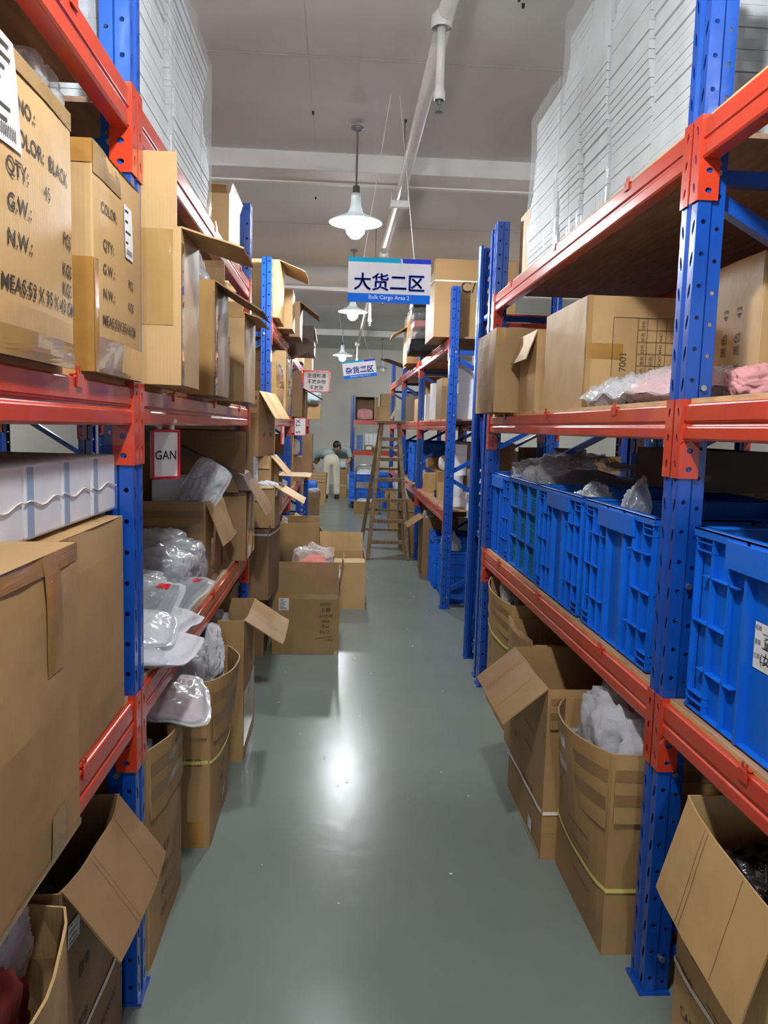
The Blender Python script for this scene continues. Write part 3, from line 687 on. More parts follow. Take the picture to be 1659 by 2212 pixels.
# ------------------------------------------------------------------ left rack, nearest bay
Z1, Z2, Z3 = 0.8285, 1.5935, 2.2635
MEAS = lambda u: [(1, 'C/NO.:', u - .06, .83, .030, 'ink', 0, .012), (1, 'COLOR:', u - .03, .72, .034, 'ink', 0, .012), (1, 'QTY:             PCS', u + .12, .61, .032, 'ink', 0, .012), (1, 'G.W.:            KGS', u + .13, .49, .032, 'ink', 0, .012),
                  (1, 'N.W.:            KGS', u + .13, .37, .032, 'ink', 0, .012), (1, 'MEAS:53 X 35 X 43 CM', u + .16, .22, .032, 'ink', 0, .012)]
carton('export_carton', 'taped export carton printed COLOR QTY MEAS, nearest on the left middle shelf', (-0.735, 1.235, Z2), (0.52, 0.36, 0.43), open_=False, bulge=(0, .012, 0, 0), m='card2',
       prints=[(1, 'C/NO.:', .38, .80, .030, 'ink', 0, .012), (1, 'COLOR:  BLACK', .58, .69, .032, 'ink', 0, .01), (1, 'QTY:', .30, .575, .032, 'ink', 0, .012), (1, '45', .60, .575, .028, 'ink', 0, .0), (1, 'G.W.:', .31, .46, .032, 'ink', 0, .012),
               (1, 'PCS', .88, .46, .03, 'ink', 0, .012), (1, 'N.W.:', .31, .345, .032, 'ink', 0, .012), (1, 'KGS', .88, .345, .03, 'ink', 0, .012), (1, 'MEAS:53 X 35 X 43 CM', .58, .20, .031, 'ink', 0, .012), (1, 'KGS', .88, .27, .03, 'ink', 0, .012)],
       tapes=[(1, 0, 1, -.01, .09, 'cleartape'), (1, .0, .03, 0, 1, 'tape'), (1, 0, 1, .93, 1.0, 'cleartape')], stickers=[(1, .2, .83, .10, .15, 7)], seed=1)
carton('export_carton', 'taped export carton printed MEAS, beside the blue post on the left middle shelf', (-0.738, 1.70, Z2), (0.53, 0.35, 0.43), rz=0.0, open_=False, bulge=(0.008, .01, 0, 0), m='card2', wear=.005,
       prints=[(1, 'COLOR:', .25, .72, .028, 'inkgrey', 0, .01), (1, 'QTY:', .22, .56, .028, 'inkgrey', 0, .01), (1, 'G.W.:', .22, .45, .028, 'inkgrey', 0, .01), (1, 'N.W.:', .22, .34, .028, 'inkgrey', 0, .01), (1, 'PCS', .66, .45, .026, 'inkgrey', 0, .01), (1, 'KGS', .66, .34, .026, 'inkgrey', 0, .01), (1, 'MEAS:53X35X43CM', .45, .22, .028, 'inkgrey', 0, .01)],
       tapes=[(0, .88, 1.0, 0, .5, 'tape'), (1, 0, .06, 0, .5, 'tape'), (0, .85, 1, .9, 1, 'tape'), (1, 0, 1, 0, .16, 'cleartape'), (1, .0, .5, .86, 1.0, 'cleartape')], stickers=[(1, .62, .72, .06, .11, 4)], seed=2)
lump('plastic_bag', 'crumpled clear plastic bag on top of the left export carton', (-0.68, 1.50, Z2 + .437), (0.30, 0.20, 0.12), 'clear', content='clothd', seed=4)
carton('carton', 'tall plain taped carton overhanging the left lower shelf at the very front', (-0.69, 0.972, Z1), (0.54, 0.55, 0.475), open_=False, bulge=(0, .008, 0, 0), m='card', wear=.006,
       tapes=[(1, .74, .85, .62, 1.0, 'tape'), (1, .76, .86, 0, .16, 'tape'), (1, 0, 1, .94, 1.0, 'tape'), (1, 0, 1, -.005, .02, 'tape')], seed=3)
carton('carton', 'plain carton under the row of white boxes on the left lower shelf', (-0.78, 1.535, Z1), (0.56, 0.54, 0.452), open_=False, bulge=(0, .008, 0, 0), m='card', wear=.004, tapes=[(1, 0.3, .31, .0, 1.0, 'tape')], seed=5)
M['bandblue'] = mat('grey_blue_band', (120, 146, 178), 0.5)
M['wrap'] = film('thin_clear_wrap', (230, 232, 234), 0.06, 0.08, 9.0, 0.5, 0.2)
def white_pack(y, label):
    t = thing('white_box', label, 'box', (-0.68, y, Z1 + .462), 0.0, None)
    mb = MB().box((0, 0, 0.065), (0.30, 0.172, 0.13)); mb.build('box_body', 'whitebox', t, bevel=0.006)
    MB().box((0.1508, -0.062, 0.065), (0.0008, 0.026, 0.122)).build('colour_band', 'bandblue', t)
    MB().tube([(0.1525, -.087 + .0174 * k, .062 + .006 * math.sin(k * .9 + y * 5)) for k in range(11)], .0016, 5).build('string', 'strapw', t)
    MB().grid(lambda u, v: Vector((0.1535 + 0.0015 * noise.noise(Vector((u * 9, v * 6, y))), (u - .5) * 0.176, 0.002 + 0.13 * v)), 14, 10).build('film_wrap', 'wrap', t, smooth=True)
for i, y in enumerate((1.765, 1.587, 1.409, 1.231)):
    white_pack(y, ['white box with a pale blue stripe right beside the left blue post', 'white box with a grey stripe, second from the left blue post', 'white box with a grey stripe, third from the left blue post', 'white box with a grey stripe, fourth from the left blue post'][i])
lump('wrapped_bundle', 'white wrapped bundle standing on the nearest left carton', (-0.54, 0.93, Z1 + .482), (0.2, 0.16, 0.17), 'poly', content='clothw', seed=6, crump=.1)
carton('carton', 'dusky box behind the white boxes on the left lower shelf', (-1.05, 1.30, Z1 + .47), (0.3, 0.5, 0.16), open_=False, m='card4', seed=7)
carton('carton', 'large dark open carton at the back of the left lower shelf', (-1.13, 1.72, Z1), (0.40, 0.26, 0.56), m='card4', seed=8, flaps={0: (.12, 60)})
bale('wrapped white bale on the top shelf nearest on the left', (-0.85, 1.52, Z3), 0.6, 0.62, 0.75, 40, 11)
# floor below
carton('floor_carton', 'floor carton with one big flap hanging out beside the left post foot', (-0.765, 1.600, 0), (0.50, 0.40, 0.60), bulge=(0, .02, 0, 0), m='card3', flaps={1: (.185, 140, 6)},
       prints=[(1, '货号', .25, .62, .03, 'inkgrey', 0, .01), (1, '颜色', .25, .42, .03, 'inkgrey', 0, .01), (1, '尺码', .25, .22, .03, 'inkgrey', 0, .01), (1, 'CARTON NO', .62, .22, .03, 'inkgrey')], stickers=[(1, .12, .82, .05, .05, 3)], straps=[(.38, 'strapw')], seed=9, wear=.006)
carton('floor_carton', 'battered floor carton in the bottom left corner with a rounded rim', (-0.75, 1.13, 0), (0.52, 0.46, 0.60), bulge=(0, .05, 0.01, 0), m='card2', seed=10, wear=.01)
lump('cloth_bag', 'dull red bag in the corner carton at bottom left', (-0.72, 1.12, .05), (0.46, 0.42, 0.56), 'clothr', seed=12, crump=.16)
lump('plastic_bag', 'white film bag on the dull red bag in the bottom left carton', (-0.575, 1.27, .50), (0.09, 0.14, 0.15), 'poly', seed=13, content='clothw')
lump('plastic_bag', 'black plastic bag inside the flap carton at bottom left', (-0.75, 1.60, .12), (0.38, 0.28, 0.34), 'clothk', seed=14)
for o in (): pass

# ------------------------------------------------------------------ left rack, second bay
bale('tall film-wrapped foam bale nearest the camera on the left top shelf', (-0.86, 2.24, Z3), 0.68, 0.50, 1.08, 60, 21)
bale('lower film-wrapped foam bale behind the tall one on the left top shelf', (-0.86, 2.835, Z3), 0.68, 0.66, 0.60, 34, 22)
carton('open_carton', 'grey-sided open carton at the far end of the left top shelf', (-0.73, 3.73, Z3), (0.44, 0.36, 0.25), m='card', flaps={0: (.05, 60), 1: (.05, 20), 2: (.07, -5), 3: (.14, 30)}, seed=15,
       tapes=[(1, .25, .6, .0, 1.0, 'whitebox')])
carton('open_carton', 'tall carton with raised front flap beside the left blue post', (-0.69, 2.09, Z2), (0.58, 0.24, 0.385), m='card2', flaps={0: (.175, 0), 1: (.16, 106), 3: (.12, 30)}, wear=.003,
       tapes=[(0, .80, .97, .38, .98, 'cleartape'), (1, 0, .12, 0, .9, 'cleartape')], seed=16)
carton('taped_carton', 'brown taped carton in the middle of the left middle shelf', (-0.69, 2.73, Z2), (0.55, 0.30, 0.37), m='card3', flaps={1: (.18, 121), 2: (.12, -20)}, wear=.006,
       tapes=[(0, .8, .99, 0, .99, 'cleartape'), (1, 0, .15, 0, 1, 'cleartape'), (0, 0, 1, .9, 1, 'cleartape'), (0, .72, .8, .5, .95, 'whitebox')], seed=17)
lump('plastic_bag', 'clear bag poking out of the brown taped carton on the left', (-0.56, 2.72, Z2 + .20), (0.22, 0.2, 0.24), 'clear', seed=18, content='clothw', peak=.3)
carton('marked_carton', 'carton with handwriting on its front near the end of the left middle shelf', (-0.66, 3.40, Z2), (0.53, 0.40, 0.36), m='card2', flaps={1: (.07, 110), 0: (.10, -60)}, wear=.006,
       prints=[(0, '1女鞋库存', .74, .60, .034, 'pen', 0.03)], tapes=[(0, .70, .76, .62, 1.0, 'tape'), (0, .70, .76, 0, .2, 'tape'), (0, 0, 1, .93, 1, 'cleartape')], seed=19)
lump('plastic_bag', 'crumpled clear film hanging between two cartons on the left middle shelf', (-0.47, 3.02, Z2), (0.08, 0.14, 0.26), 'clear', seed=20, crump=.35)

carton('open_carton', 'wide open carton with a folded-down front flap on the left lower shelf', (-0.80, 3.41, Z1), (0.50, 0.42, 0.345), bulge=(0.01, .01, 0, 0), m='card', flaps={0: (.175, 173), 1: (.20, 158), 3: (.16, 20), 2: (.1, -30)}, wear=.005, seed=23,
       tapes=[(1, .3, .55, 0, .8, 'cleartape')])
carton('open_carton', 'open carton with a hanging flap at the end of the left lower shelf', (-0.72, 3.96, Z1), (0.54, 0.38, 0.39), bulge=(0, .01, 0, 0), m='card3', flaps={1: (.19, 150), 2: (.25, 0), 0: (.25, -12), 3: (.2, 0)}, wear=.006, seed=24,
       tapes=[(1, .05, .9, 0, .85, 'tape')])
tl = thing('cardboard_lid', 'dark cardboard lid slanting up over the open cartons on the left lower shelf', 'cardboard', (-0.72, 3.72, 1.20))
MB().prism([(-.36, .275), (-.30, .285), (.22, .055), (.255, -.02), (.20, -.02), (.18, .04), (-.36, .26)], lambda p: Vector((p[0] + .04, 0, p[1])), lambda p: Vector((p[0] + .04, .30, p[1]))).build('lid_panel', 'card4', tl)
MB().add([(-.34, .01, .285), (.24, .01, .05), (.24, .01, -.03), (-.34, .01, -.03)], [(0, 1, 2, 3)]).build('side_panel', 'card3', tl, solid=.004)
pack('plastic_bag', 'milky plastic bag standing up in the wide open carton on the left', (-0.59, 3.30, 1.20), (0.17, 0.30, 0.06), 'poly', rot=(PI / 2, 0.55, .1), seed=25, content='clothw', wr=.5)
carton('white_box', 'white box inside the wide open carton on the left lower shelf', (-0.72, 3.50, Z1 + .21), (0.2, 0.18, 0.22), open_=False, m='whitebox', seed=26)
carton('carton', 'carton printed MADE IN CHINA standing behind the open ones on the left lower shelf', (-0.83, 4.62, 1.10), (0.52, 0.40, 0.45), open_=False, m='card', seed=27, prints=[(0, 'C/NO:', .64, .86, .034, 'ink', 0, .012), (0, 'MADE IN CHINA', .72, .74, .034, 'ink', 0, .012)])
def deco(o, S):
    w = MB().grid(lambda u, v: S(0.1 + .8 * u, .06 + .88 * v) + Vector((0, 0, .0015)), 8, 8); w.build('printed_card', 'shirtgrey', o)
    w = MB().grid(lambda u, v: S(0.62 + .16 * u, .80 + .14 * v) + Vector((0, 0, .003)), 4, 4); w.build('red_patch', 'redframe', o)
    w = MB().grid(lambda u, v: S(0.42 + .12 * u, .10 + .22 * v) + Vector((0, 0, .003)), 4, 4); w.build('black_patch', 'clothk', o)
    w = MB(); add_text(w, 'Fashion', lambda x, y: S(0.50 + x / .26, 0.52 + y / .3) + Vector((0, 0, .004)), .035, 0, PI / 2); w.build('lettering', 'ink', o)
    w = MB().grid(lambda u, v: S(0.16 + .24 * u + .05 * math.sin(v * 5), .35 + .38 * v) + Vector((0, 0, .003)), 6, 6); w.build('picture', 'skinpale', o)
M['shirtgrey'] = mat('grey_printed_card', (128, 130, 134), 0.4, noise_amt=0.05)
M['skinpale'] = mat('pinkish_print', (186, 160, 158), 0.4, noise_amt=0.3, nscale=14)
zb = Z1
lump('plastic_bag', 'milky folded bag at the back of the heap on the left lower shelf', (-0.72, 2.95, zb), (0.42, 0.40, 0.24), 'poly', seed=30, content='clothd', crump=.2)
lump('plastic_bag', 'grey and black clothing bag near the left open carton', (-0.70, 2.76, zb + .02), (0.36, 0.26, 0.20), 'poly', seed=31, content='clothd', crump=.2)
lump('plastic_bag', 'glossy clear bag of dark clothes behind the left blue post', (-0.68, 2.46, zb + .01), (0.30, 0.26, 0.17), 'clear', seed=32, content='clothd', crump=.2)
pack('garment_packet', 'grey printed garment packet with a red corner, nearer one on the left shelf', (-0.60, 2.30, zb + .105), (0.24, 0.30, 0.035), 'clear', rot=(0.42, 0.05, -.15), seed=33, content='clothd', cat='packet', decor=deco)
pack('garment_packet', 'grey printed garment packet with a red corner, farther one on the left shelf', (-0.575, 2.62, zb + .075), (0.24, 0.30, 0.03), 'clear', rot=(0.30, 0.02, -.35), seed=34, content='clothd', cat='packet', decor=deco)
pack('garment_packet', 'glossy folded white packet in front of the printed packets', (-0.57, 2.17, zb + .08), (0.24, 0.24, 0.06), 'poly', rot=(0.15, 0.05, .1), seed=35, content='clothw', cat='packet')
pack('garment_packet', 'folded white shirt packet low in the heap on the left shelf edge', (-0.58, 2.13, zb + .03), (0.26, 0.26, 0.06), 'poly', rot=(0.0, 0.0, .05), seed=36, content='clothw', cat='packet')
pack('white_bag', 'plain white cloth bag overhanging the left lower beam', (-0.51, 2.17, zb + .03), (0.24, 0.27, 0.05), 'clothw', rot=(0.03, 0.10, -.05), seed=37, wr=.15)
pack('garment_packet', 'white packet slipping down over the left lower beam', (-0.545, 2.42, zb + .04), (0.20, 0.26, 0.06), 'clothw', rot=(0.0, 0.12, -.2), seed=38, wr=.2, cat='packet')

# floor cartons, second bay left
carton('floor_carton', 'bulging floor carton with faded printing right behind the left post foot', (-0.72, 2.19, 0), (0.46, 0.42, 0.61), bulge=(0, .03, 0, 0), m='card', flaps={1: (.20, 178)}, ch=(0, .02, -.02, 0), wear=.006, seed=40,
       prints=[(1, '品名: ______', .5, .44, .035, 'inkgrey'), (1, '颜色: ______', .5, .33, .035, 'inkgrey'), (1, '货号: ______', .5, .22, .035, 'inkgrey'), (1, '尺码: ______', .5, .11, .035, 'inkgrey')])
carton('floor_carton', 'big strapped floor carton with a curved rim below the left lower shelf', (-0.70, 2.82, 0), (0.54, 0.44, 0.61), bulge=(0.01, .07, 0, 0), m='card', flaps={1: (.22, 177), 0: (.20, 177)}, straps=[(.52, 'strapy')], wear=.006, seed=41,
       prints=[(1, '颜色:', .35, .50, .03, 'inkgrey'), (1, '尺码:', .35, .40, .03, 'inkgrey'), (1, '数量:', .35, .30, .03, 'inkgrey'), (0, '重量', .9, .5, .03, 'inkgrey')], tapes=[(0, .86, .96, .0, .16, 'tape')], stickers=[(1, .6, .14, .04, .05, 3)])
lump('plastic_bag', 'milky bag of shoes heaped in the strapped floor carton on the left', (-0.66, 2.78, .30), (0.40, 0.32, 0.40), 'poly', seed=42, content='clothd', crump=.2)
pack('white_bag', 'white cloth bag standing up at the rim of the strapped carton', (-0.47, 2.92, .62), (0.09, 0.22, 0.05), 'clothw', rot=(PI / 2 - .3, 0.2, .9), seed=43, wr=.5)
lump('plastic_bag', 'glossy black packet in the strapped floor carton on the left', (-0.62, 2.95, .52), (0.26, 0.14, 0.20), 'clothk', seed=44, crump=.2)
pack('white_bag', 'milky packet with brown contents hanging over the left floor cartons', (-0.54, 2.32, .665), (0.32, 0.34, 0.05), 'poly', rot=(0.12, 0.25, .25), seed=45, content='skinpale', wr=.4)
lump('white_bag', 'white bag filling the bulging floor carton on the left', (-0.70, 2.15, .22), (0.36, 0.34, 0.38), 'clothw', seed=46)
carton('floor_carton', 'floor carton with a big flap sticking out into the aisle on the left', (-0.64, 3.52, 0), (0.48, 0.44, 0.645), bulge=(0, .01, 0, 0), m='card', flaps={1: (.20, 122)}, wear=.006, seed=47, tapes=[(1, .0, .9, .1, .5, 'cleartape')])
carton('floor_carton', 'dark-mouthed floor carton under the end of the left lower beam', (-0.77, 4.02, 0), (0.46, 0.40, 0.64), m='card', flaps={2: (.16, 0), 0: (.1, 150)}, seed=48)
lump('plastic_bag', 'loose grey bag in the far floor carton under the left rack', (-0.66, 3.50, .30), (0.36, 0.34, 0.34), 'poly', seed=49, content='clothd')

# ------------------------------------------------------------------ tower of cartons in the gap on the left
carton('floor_carton', 'heavily taped carton at the foot of the left carton tower', (-0.66, 5.05, 0), (0.40, 0.38, 0.44), open_=False, m='card3', tapes=[(0, .2, .35, 0, 1, 'tape'), (0, .55, .7, .2, 1, 'tape'), (0, .0, 1, .6, .68, 'tape')], seed=50)
carton('open_carton', 'dark brown carton jutting out in the middle of the left carton tower', (-0.62, 4.78, .45), (0.46, 0.42, 0.43), rz=-0.08, m='card3', bulge=(0, .01, 0, 0), flaps={1: (.02, 0)}, wear=.008, seed=51, straps=[(.92, 'strapw')])
carton('open_carton', 'torn open carton with white cloth in the left carton tower', (-0.60, 4.80, .882), (0.44, 0.40, 0.25), m='card2', flaps={1: (.20, 120), 0: (.02, 120), 2: (.14, 0)}, wear=.01, seed=52)
carton('open_carton', 'smaller flapped carton on the torn one in the left carton tower', (-0.62, 4.98, 1.135), (0.40, 0.38, 0.17), m='card2', flaps={1: (.15, 138), 0: (.08, 160)}, wear=.01, seed=53)
lump('white_cloth', 'white cloth sticking up from the left carton tower', (-0.53, 4.66, 1.08), (0.09, 0.10, 0.22), 'clothw', cat='cloth', seed=54, peak=.4)
lump('white_cloth', 'white cloth lying on the rim in the left carton tower', (-0.44, 4.70, 1.06), (0.16, 0.14, 0.09), 'clothw', cat='cloth', seed=55)
carton('mint_box', 'small mint box poking out of the left carton tower', (-0.52, 4.62, 1.05), (0.10, 0.10, 0.07), open_=False, m='mint', seed=56)
carton('top_carton', 'large carton with two hanging flaps on top of the left carton tower', (-0.67, 4.88, 1.31), (0.44, 0.42, 0.39), rz=-0.15, m='card2', flaps={0: (.135, 176), 1: (.19, 143, 10)}, wear=.008, seed=57, tapes=[(0, .85, .95, 0, .6, 'cleartape')],
       prints=[(1, '品名', .3, .3, .03, 'inkgrey'), (1, '数量', .7, .3, .03, 'inkgrey')])

# ------------------------------------------------------------------ cartons standing in the aisle
carton('floor_carton', 'open floor carton with handwriting standing in the middle of the aisle', (-0.195, 5.16, 0), (0.435, 0.44, 0.41), m='card', flaps={0: (.205, -4), 1: (.20, 8), 3: (.18, 100)}, seed=60, wear=.003,
       prints=[(0, '657ZM', .80, .80, .026, 'pen', 0.03), (0, '王静', .80, .70, .034, 'pen', 0.03), (0, 'A102-棕', .81, .61, .026, 'pen', 0.03), (0, '绿x8', .80, .52, .026, 'pen'), (0, '驼x6', .80, .44, .026, 'pen'), (0, '粉x17', .79, .35, .026, 'pen'), (0, '_____', .79, .29, .05, 'pen', .15), (0, '=452', .86, .22, .026, 'pen')],
       stickers=[(0, .17, .82, .065, .08, 8)], tapes=[(0, .02, .98, .90, .99, 'cleartape'), (0, .93, 1, 0, .06, 'cleartape')])
lump('plastic_bag', 'plastic bag of orange-red clothes in the aisle floor carton', (-0.16, 5.20, .34), (0.30, 0.32, 0.33), 'clear', seed=61, content='clotho', crump=.15)
lump('plastic_bag', 'grey bag squeezed at the right of the aisle floor carton', (0.0, 5.22, .34), (0.07, 0.30, 0.20), 'poly', seed=62)
carton('floor_carton', 'half closed carton behind the handwritten one in the aisle', (0.04, 6.52, 0), (0.40, 0.62, 0.39), m='card2', flaps={0: (.10, -80), 2: (.17, 10), 1: (.03, 0), 3: (.15, -70)}, seed=63, tapes=[(1, .0, .2, 0, .3, 'tape')])
carton('floor_carton', 'wide empty open carton by the left rack behind the aisle cartons', (-0.40, 7.05, 0), (0.46, 0.70, 0.53), m='card', bulge=(0, .05, 0.02, 0), flaps={0: (.22, 5), 2: (.1, 0)}, ch=(-.10, -.10, .0, .0), seed=64)

M['blackfilm'] = mat('glossy_black_film', (22, 22, 26), 0.18, noise_amt=0.3, bump=0.8, bscale=9, bdist=.03, coat=.6)

# ------------------------------------------------------------------ right rack
G = 'blue stacking crates on the right lower shelf'
crate('ribbed blue crate farthest along the right lower shelf', (1.245, 4.14, Z1), 0.74, 0.56, 0.44)
crate('teal mesh-walled crate, second from the far end of the right lower shelf', (1.245, 3.57, Z1), 0.74, 0.52, 0.445, mesh=True)
crate('ribbed blue crate in the middle of the right row with silver film inside', (1.245, 2.985, Z1), 0.74, 0.60, 0.445)
crate('ribbed blue crate just beyond the near right post with a clear bag tip', (1.245, 2.345, Z1), 0.74, 0.60, 0.445)
crate('nearest ribbed blue crate on the right with a handwritten paper label', (1.245, 1.48, Z1), 0.74, 0.66, 0.455, card=True)
lump('plastic_bag', 'silver film bag peeping out of the middle crate on the right', (0.98, 2.86, Z1 + .30), (0.14, 0.16, 0.16), 'clear', seed=70, content='clothw', crump=.3)
lump('plastic_bag', 'small clear bag tip sticking out of the crate beside the near right post', (0.96, 2.40, Z1 + .31), (0.09, 0.09, 0.17), 'clear', seed=71, peak=.4)
lump('clothing_heap', 'dark heap inside the crate beside the near right post', (1.25, 2.35, Z1 + .02), (0.62, 0.5, 0.30), 'clothk', cat='clothes', seed=72)
lump('clothing_heap', 'dark heap inside the middle crate on the right', (1.25, 3.0, Z1 + .02), (0.62, 0.5, 0.30), 'clothk', cat='clothes', seed=73)
lump('clothing_heap', 'dark heap inside the nearest crate on the right', (1.27, 1.50, Z1 + .02), (0.62, 0.52, 0.38), 'clothk', cat='clothes', seed=74)
lump('plastic_bag', 'grey film bag heaped above the far crates on the right', (1.20, 3.60, Z1 + .20), (0.62, 0.44, 0.34), 'clear', seed=75, content='clothk')
lump('plastic_bag', 'shiny film bag on the farthest crate on the right', (1.20, 4.14, Z1 + .18), (0.5, 0.44, 0.34), 'clear', seed=76, content='clothw')
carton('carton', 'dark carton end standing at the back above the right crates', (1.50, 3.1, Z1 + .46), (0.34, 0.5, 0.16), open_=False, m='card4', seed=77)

carton('export_carton', 'large carton with a printed colour table on the right middle shelf', (1.19, 3.03, Z2), (0.62, 0.56, 0.40), m='card2', open_=False, wear=.004, seed=80,
       prints=[(0, '7001', .24, .42, .036, 'inkgrey', PI / 2)] + [(0, s, .345 + .052 * i, .12 + .105 * j, .017, 'inkgrey', PI / 2) for i, col in enumerate((['浅灰', '宝蓝', '粉色', '黑色', '棕色', '杏色', '绿色'], ['卡其', '粉色', '军绿', '红色'], ['3637', '3839', '4041', '4243', '4445', '4647'])) for j, s in enumerate(col)],
       tapes=[(0, 0, .03, 0, 1, 'cleartape'), (3, .97, 1, 0, 1, 'cleartape'), (0, .0, .22, .44, .58, 'tape')])
def table_lines(parent_xy, x0, x1, z0, z1, y, nx, nz):
    mb = MB()
    for i in range(nx + 1): mb.box((x0 + (x1 - x0) * i / nx, y, (z0 + z1) / 2), (0.0015, 0.0006, z1 - z0))
    for j in range(nz + 1): mb.box(((x0 + x1) / 2, y, z0 + (z1 - z0) * j / nz), (x1 - x0, 0.0006, 0.0015))
    return mb
root = [o for o in COL.objects if o.get('label', '').startswith('large carton with a printed colour table')][0]
body = [c for c in root.children if c.name.startswith('carton_body')][0]
tm = table_lines(None, -.125, .015, .03, .325, -0.2835, 4, 7); tm.box((-.17, -.2835, .325), (.09, .0006, .0015)); tm.box((-.17, -.2835, .03), (.09, .0006, .0015)); tm.box((-.215, -.2835, .178), (.0015, .0006, .295)); tm.box((.06, -.2835, .325), (.09, .0006, .0015)); tm.box((.06, -.2835, .178), (.0015, .0006, .295))
tm.build('printed_table', 'inkgrey', body)
carton('carton', 'creased carton overhanging the far end of the right middle shelf', (0.955, 4.01, Z2), (0.40, 0.50, 0.41), m='card', open_=False, wear=.006, seed=81, bulge=(0, 0, 0, .01), tapes=[(0, 0, .12, .85, 1, 'cleartape'), (3, .9, 1, 0, .1, 'cleartape')])
MBf = carton('open_carton', 'narrow open carton between the two large ones on the right middle shelf', (1.05, 3.56, Z2), (0.36, 0.30, 0.36), m='card2', flaps={3: (.14, 160)}, seed=82)
pack('plastic_bag', 'flat clear bag of pink cloth near the post on the right middle shelf', (1.03, 2.22, Z2 + .05), (0.34, 0.46, 0.09), 'clear', rot=(0.05, -.12, .05), seed=83, content='clothp', wr=.5)
pack('plastic_bag', 'crumpled film bag of white cloth at the edge of the right middle shelf', (0.975, 2.56, Z2 + .04), (0.22, 0.40, 0.07), 'clear', rot=(0.0, -.05, .1), seed=84, content='clothw', wr=.8)
carton('carton', 'carton with a printed grid behind the near right post', (1.36, 2.19, Z2), (0.50, 0.36, 0.40), m='card2', open_=False, seed=85, prints=[(3, s, .12 + .2 * i, .2 + .22 * j, .034, 'inkgrey', PI / 2) for i in range(4) for j, s in enumerate(['红色', '黑色', '43'])])
lump('cloth', 'pink cloth lying beyond the near post on the right middle shelf', (1.10, 1.99, Z2 + .002), (0.16, 0.10, 0.09), 'clothp', cat='cloth', seed=86)
lump('white_bag', 'crumpled white cloth at the right edge on the middle shelf', (1.30, 1.62, Z2 + .002), (0.3, 0.24, 0.10), 'clothw', seed=87)

bale('tall film-wrapped foam bale beside the near right post on the top shelf', (1.25, 2.43, Z3), 0.68, 0.74, 1.06, 38, 31, cols=2)
bale('film-wrapped foam bale in the middle of the right top shelf', (1.25, 3.12, Z3), 0.68, 0.60, 0.94, 34, 32, cols=2)
bale('lowest film-wrapped foam bale at the far end of the right top shelf', (1.25, 3.70, Z3), 0.66, 0.52, 0.76, 28, 33)
bale('film-wrapped foam bale at the very front of the right top shelf', (1.26, 1.36, Z3), 0.62, 0.80, 0.80, 44, 34, wrapm='poly')
carton('carton', 'plain carton standing behind the far right post on the top shelf', (1.22, 4.18, Z3), (0.50, 0.22, 0.40), m='card', open_=False, seed=88)

# floor cartons, right
carton('floor_carton', 'tall bulging floor carton with a yellow strap, farthest under the right rack', (1.08, 3.88, 0), (0.44, 0.52, 0.655), bulge=(0, 0, 0, .05), m='card', flaps={3: (.17, 177)}, straps=[(.66, 'strapy')], seed=90, wear=.005, ch=(0.0, 0, .04, .04),
       prints=[(3, '颜色:', .25, .50, .03, 'inkgrey'), (3, '款号:', .25, .37, .03, 'inkgrey'), (3, '规格: 尺码60X40CM', .52, .22, .03, 'inkgrey'), (3, '______', .6, .48, .04, 'inkgrey'), (3, '______', .6, .35, .04, 'inkgrey')])
lump('plastic_bag', 'silver and black film bag in the farthest right floor carton', (1.00, 3.86, .36), (0.28, 0.30, 0.40), 'clear', seed=91, content='clothk', crump=.3)
lump('plastic_bag', 'bright green bag in the farthest right floor carton', (1.15, 3.84, .30), (0.20, 0.30, 0.36), 'clear', seed=92, content='clothgn', crump=.1)
carton('floor_carton', 'empty floor carton with a worn white rim under the right rack', (1.10, 3.34, 0), (0.52, 0.44, 0.60), m='card', seed=93, bulge=(0, 0, 0, .03), flaps={3: (.02, 10), 0: (.05, 90)}, wear=.01)
carton('floor_carton', 'strapped open floor carton whose flap sticks out into the aisle on the right', (1.01, 2.77, 0), (0.54, 0.52, 0.62), m='card', seed=94, flaps={3: (.20, 130), 0: (.14, 177)}, straps=[(.28, 'strapw')], wear=.004,
       prints=[(3, '______', .6, .66, .05, 'inkgrey'), (3, '______', .6, .54, .05, 'inkgrey'), (3, '45X50CM', .6, .28, .035, 'inkgrey'), (3, '品名', .2, .46, .03, 'inkgrey')], stickers=[(3, .72, .09, .05, .05, 3)], tapes=[(3, 0, 1, -.005, .04, 'cleartape'), (0, 0, 1, .16, .20, 'cleartape')])
carton('floor_carton', 'big rounded floor carton with a yellow strap beside the near right post', (1.03, 2.25, 0), (0.48, 0.46, 0.605), m='card', seed=95, bulge=(0.01, 0, 0, .075), flaps={3: (.225, 178), 0: (.20, 177)}, straps=[(.33, 'strapy')], wear=.004,
       prints=[(3, '______', .62, .50, .05, 'inkgrey'), (3, '______', .62, .40, .05, 'inkgrey'), (3, '______', .62, .22, .05, 'inkgrey')])
lump('grey_sweater', 'grey knitted sweater heaped in the rounded floor carton on the right', (1.04, 2.27, .10), (0.52, 0.48, 0.60), 'clothg', cat='clothes', seed=96, crump=.28, freq=1.5)
pack('plastic_bag', 'small clear bag with a white tag on the grey sweater', (0.96, 2.16, .60), (0.20, 0.18, 0.05), 'clear', rot=(.5, -.3, .2), seed=97, content='clothk', wr=.6)
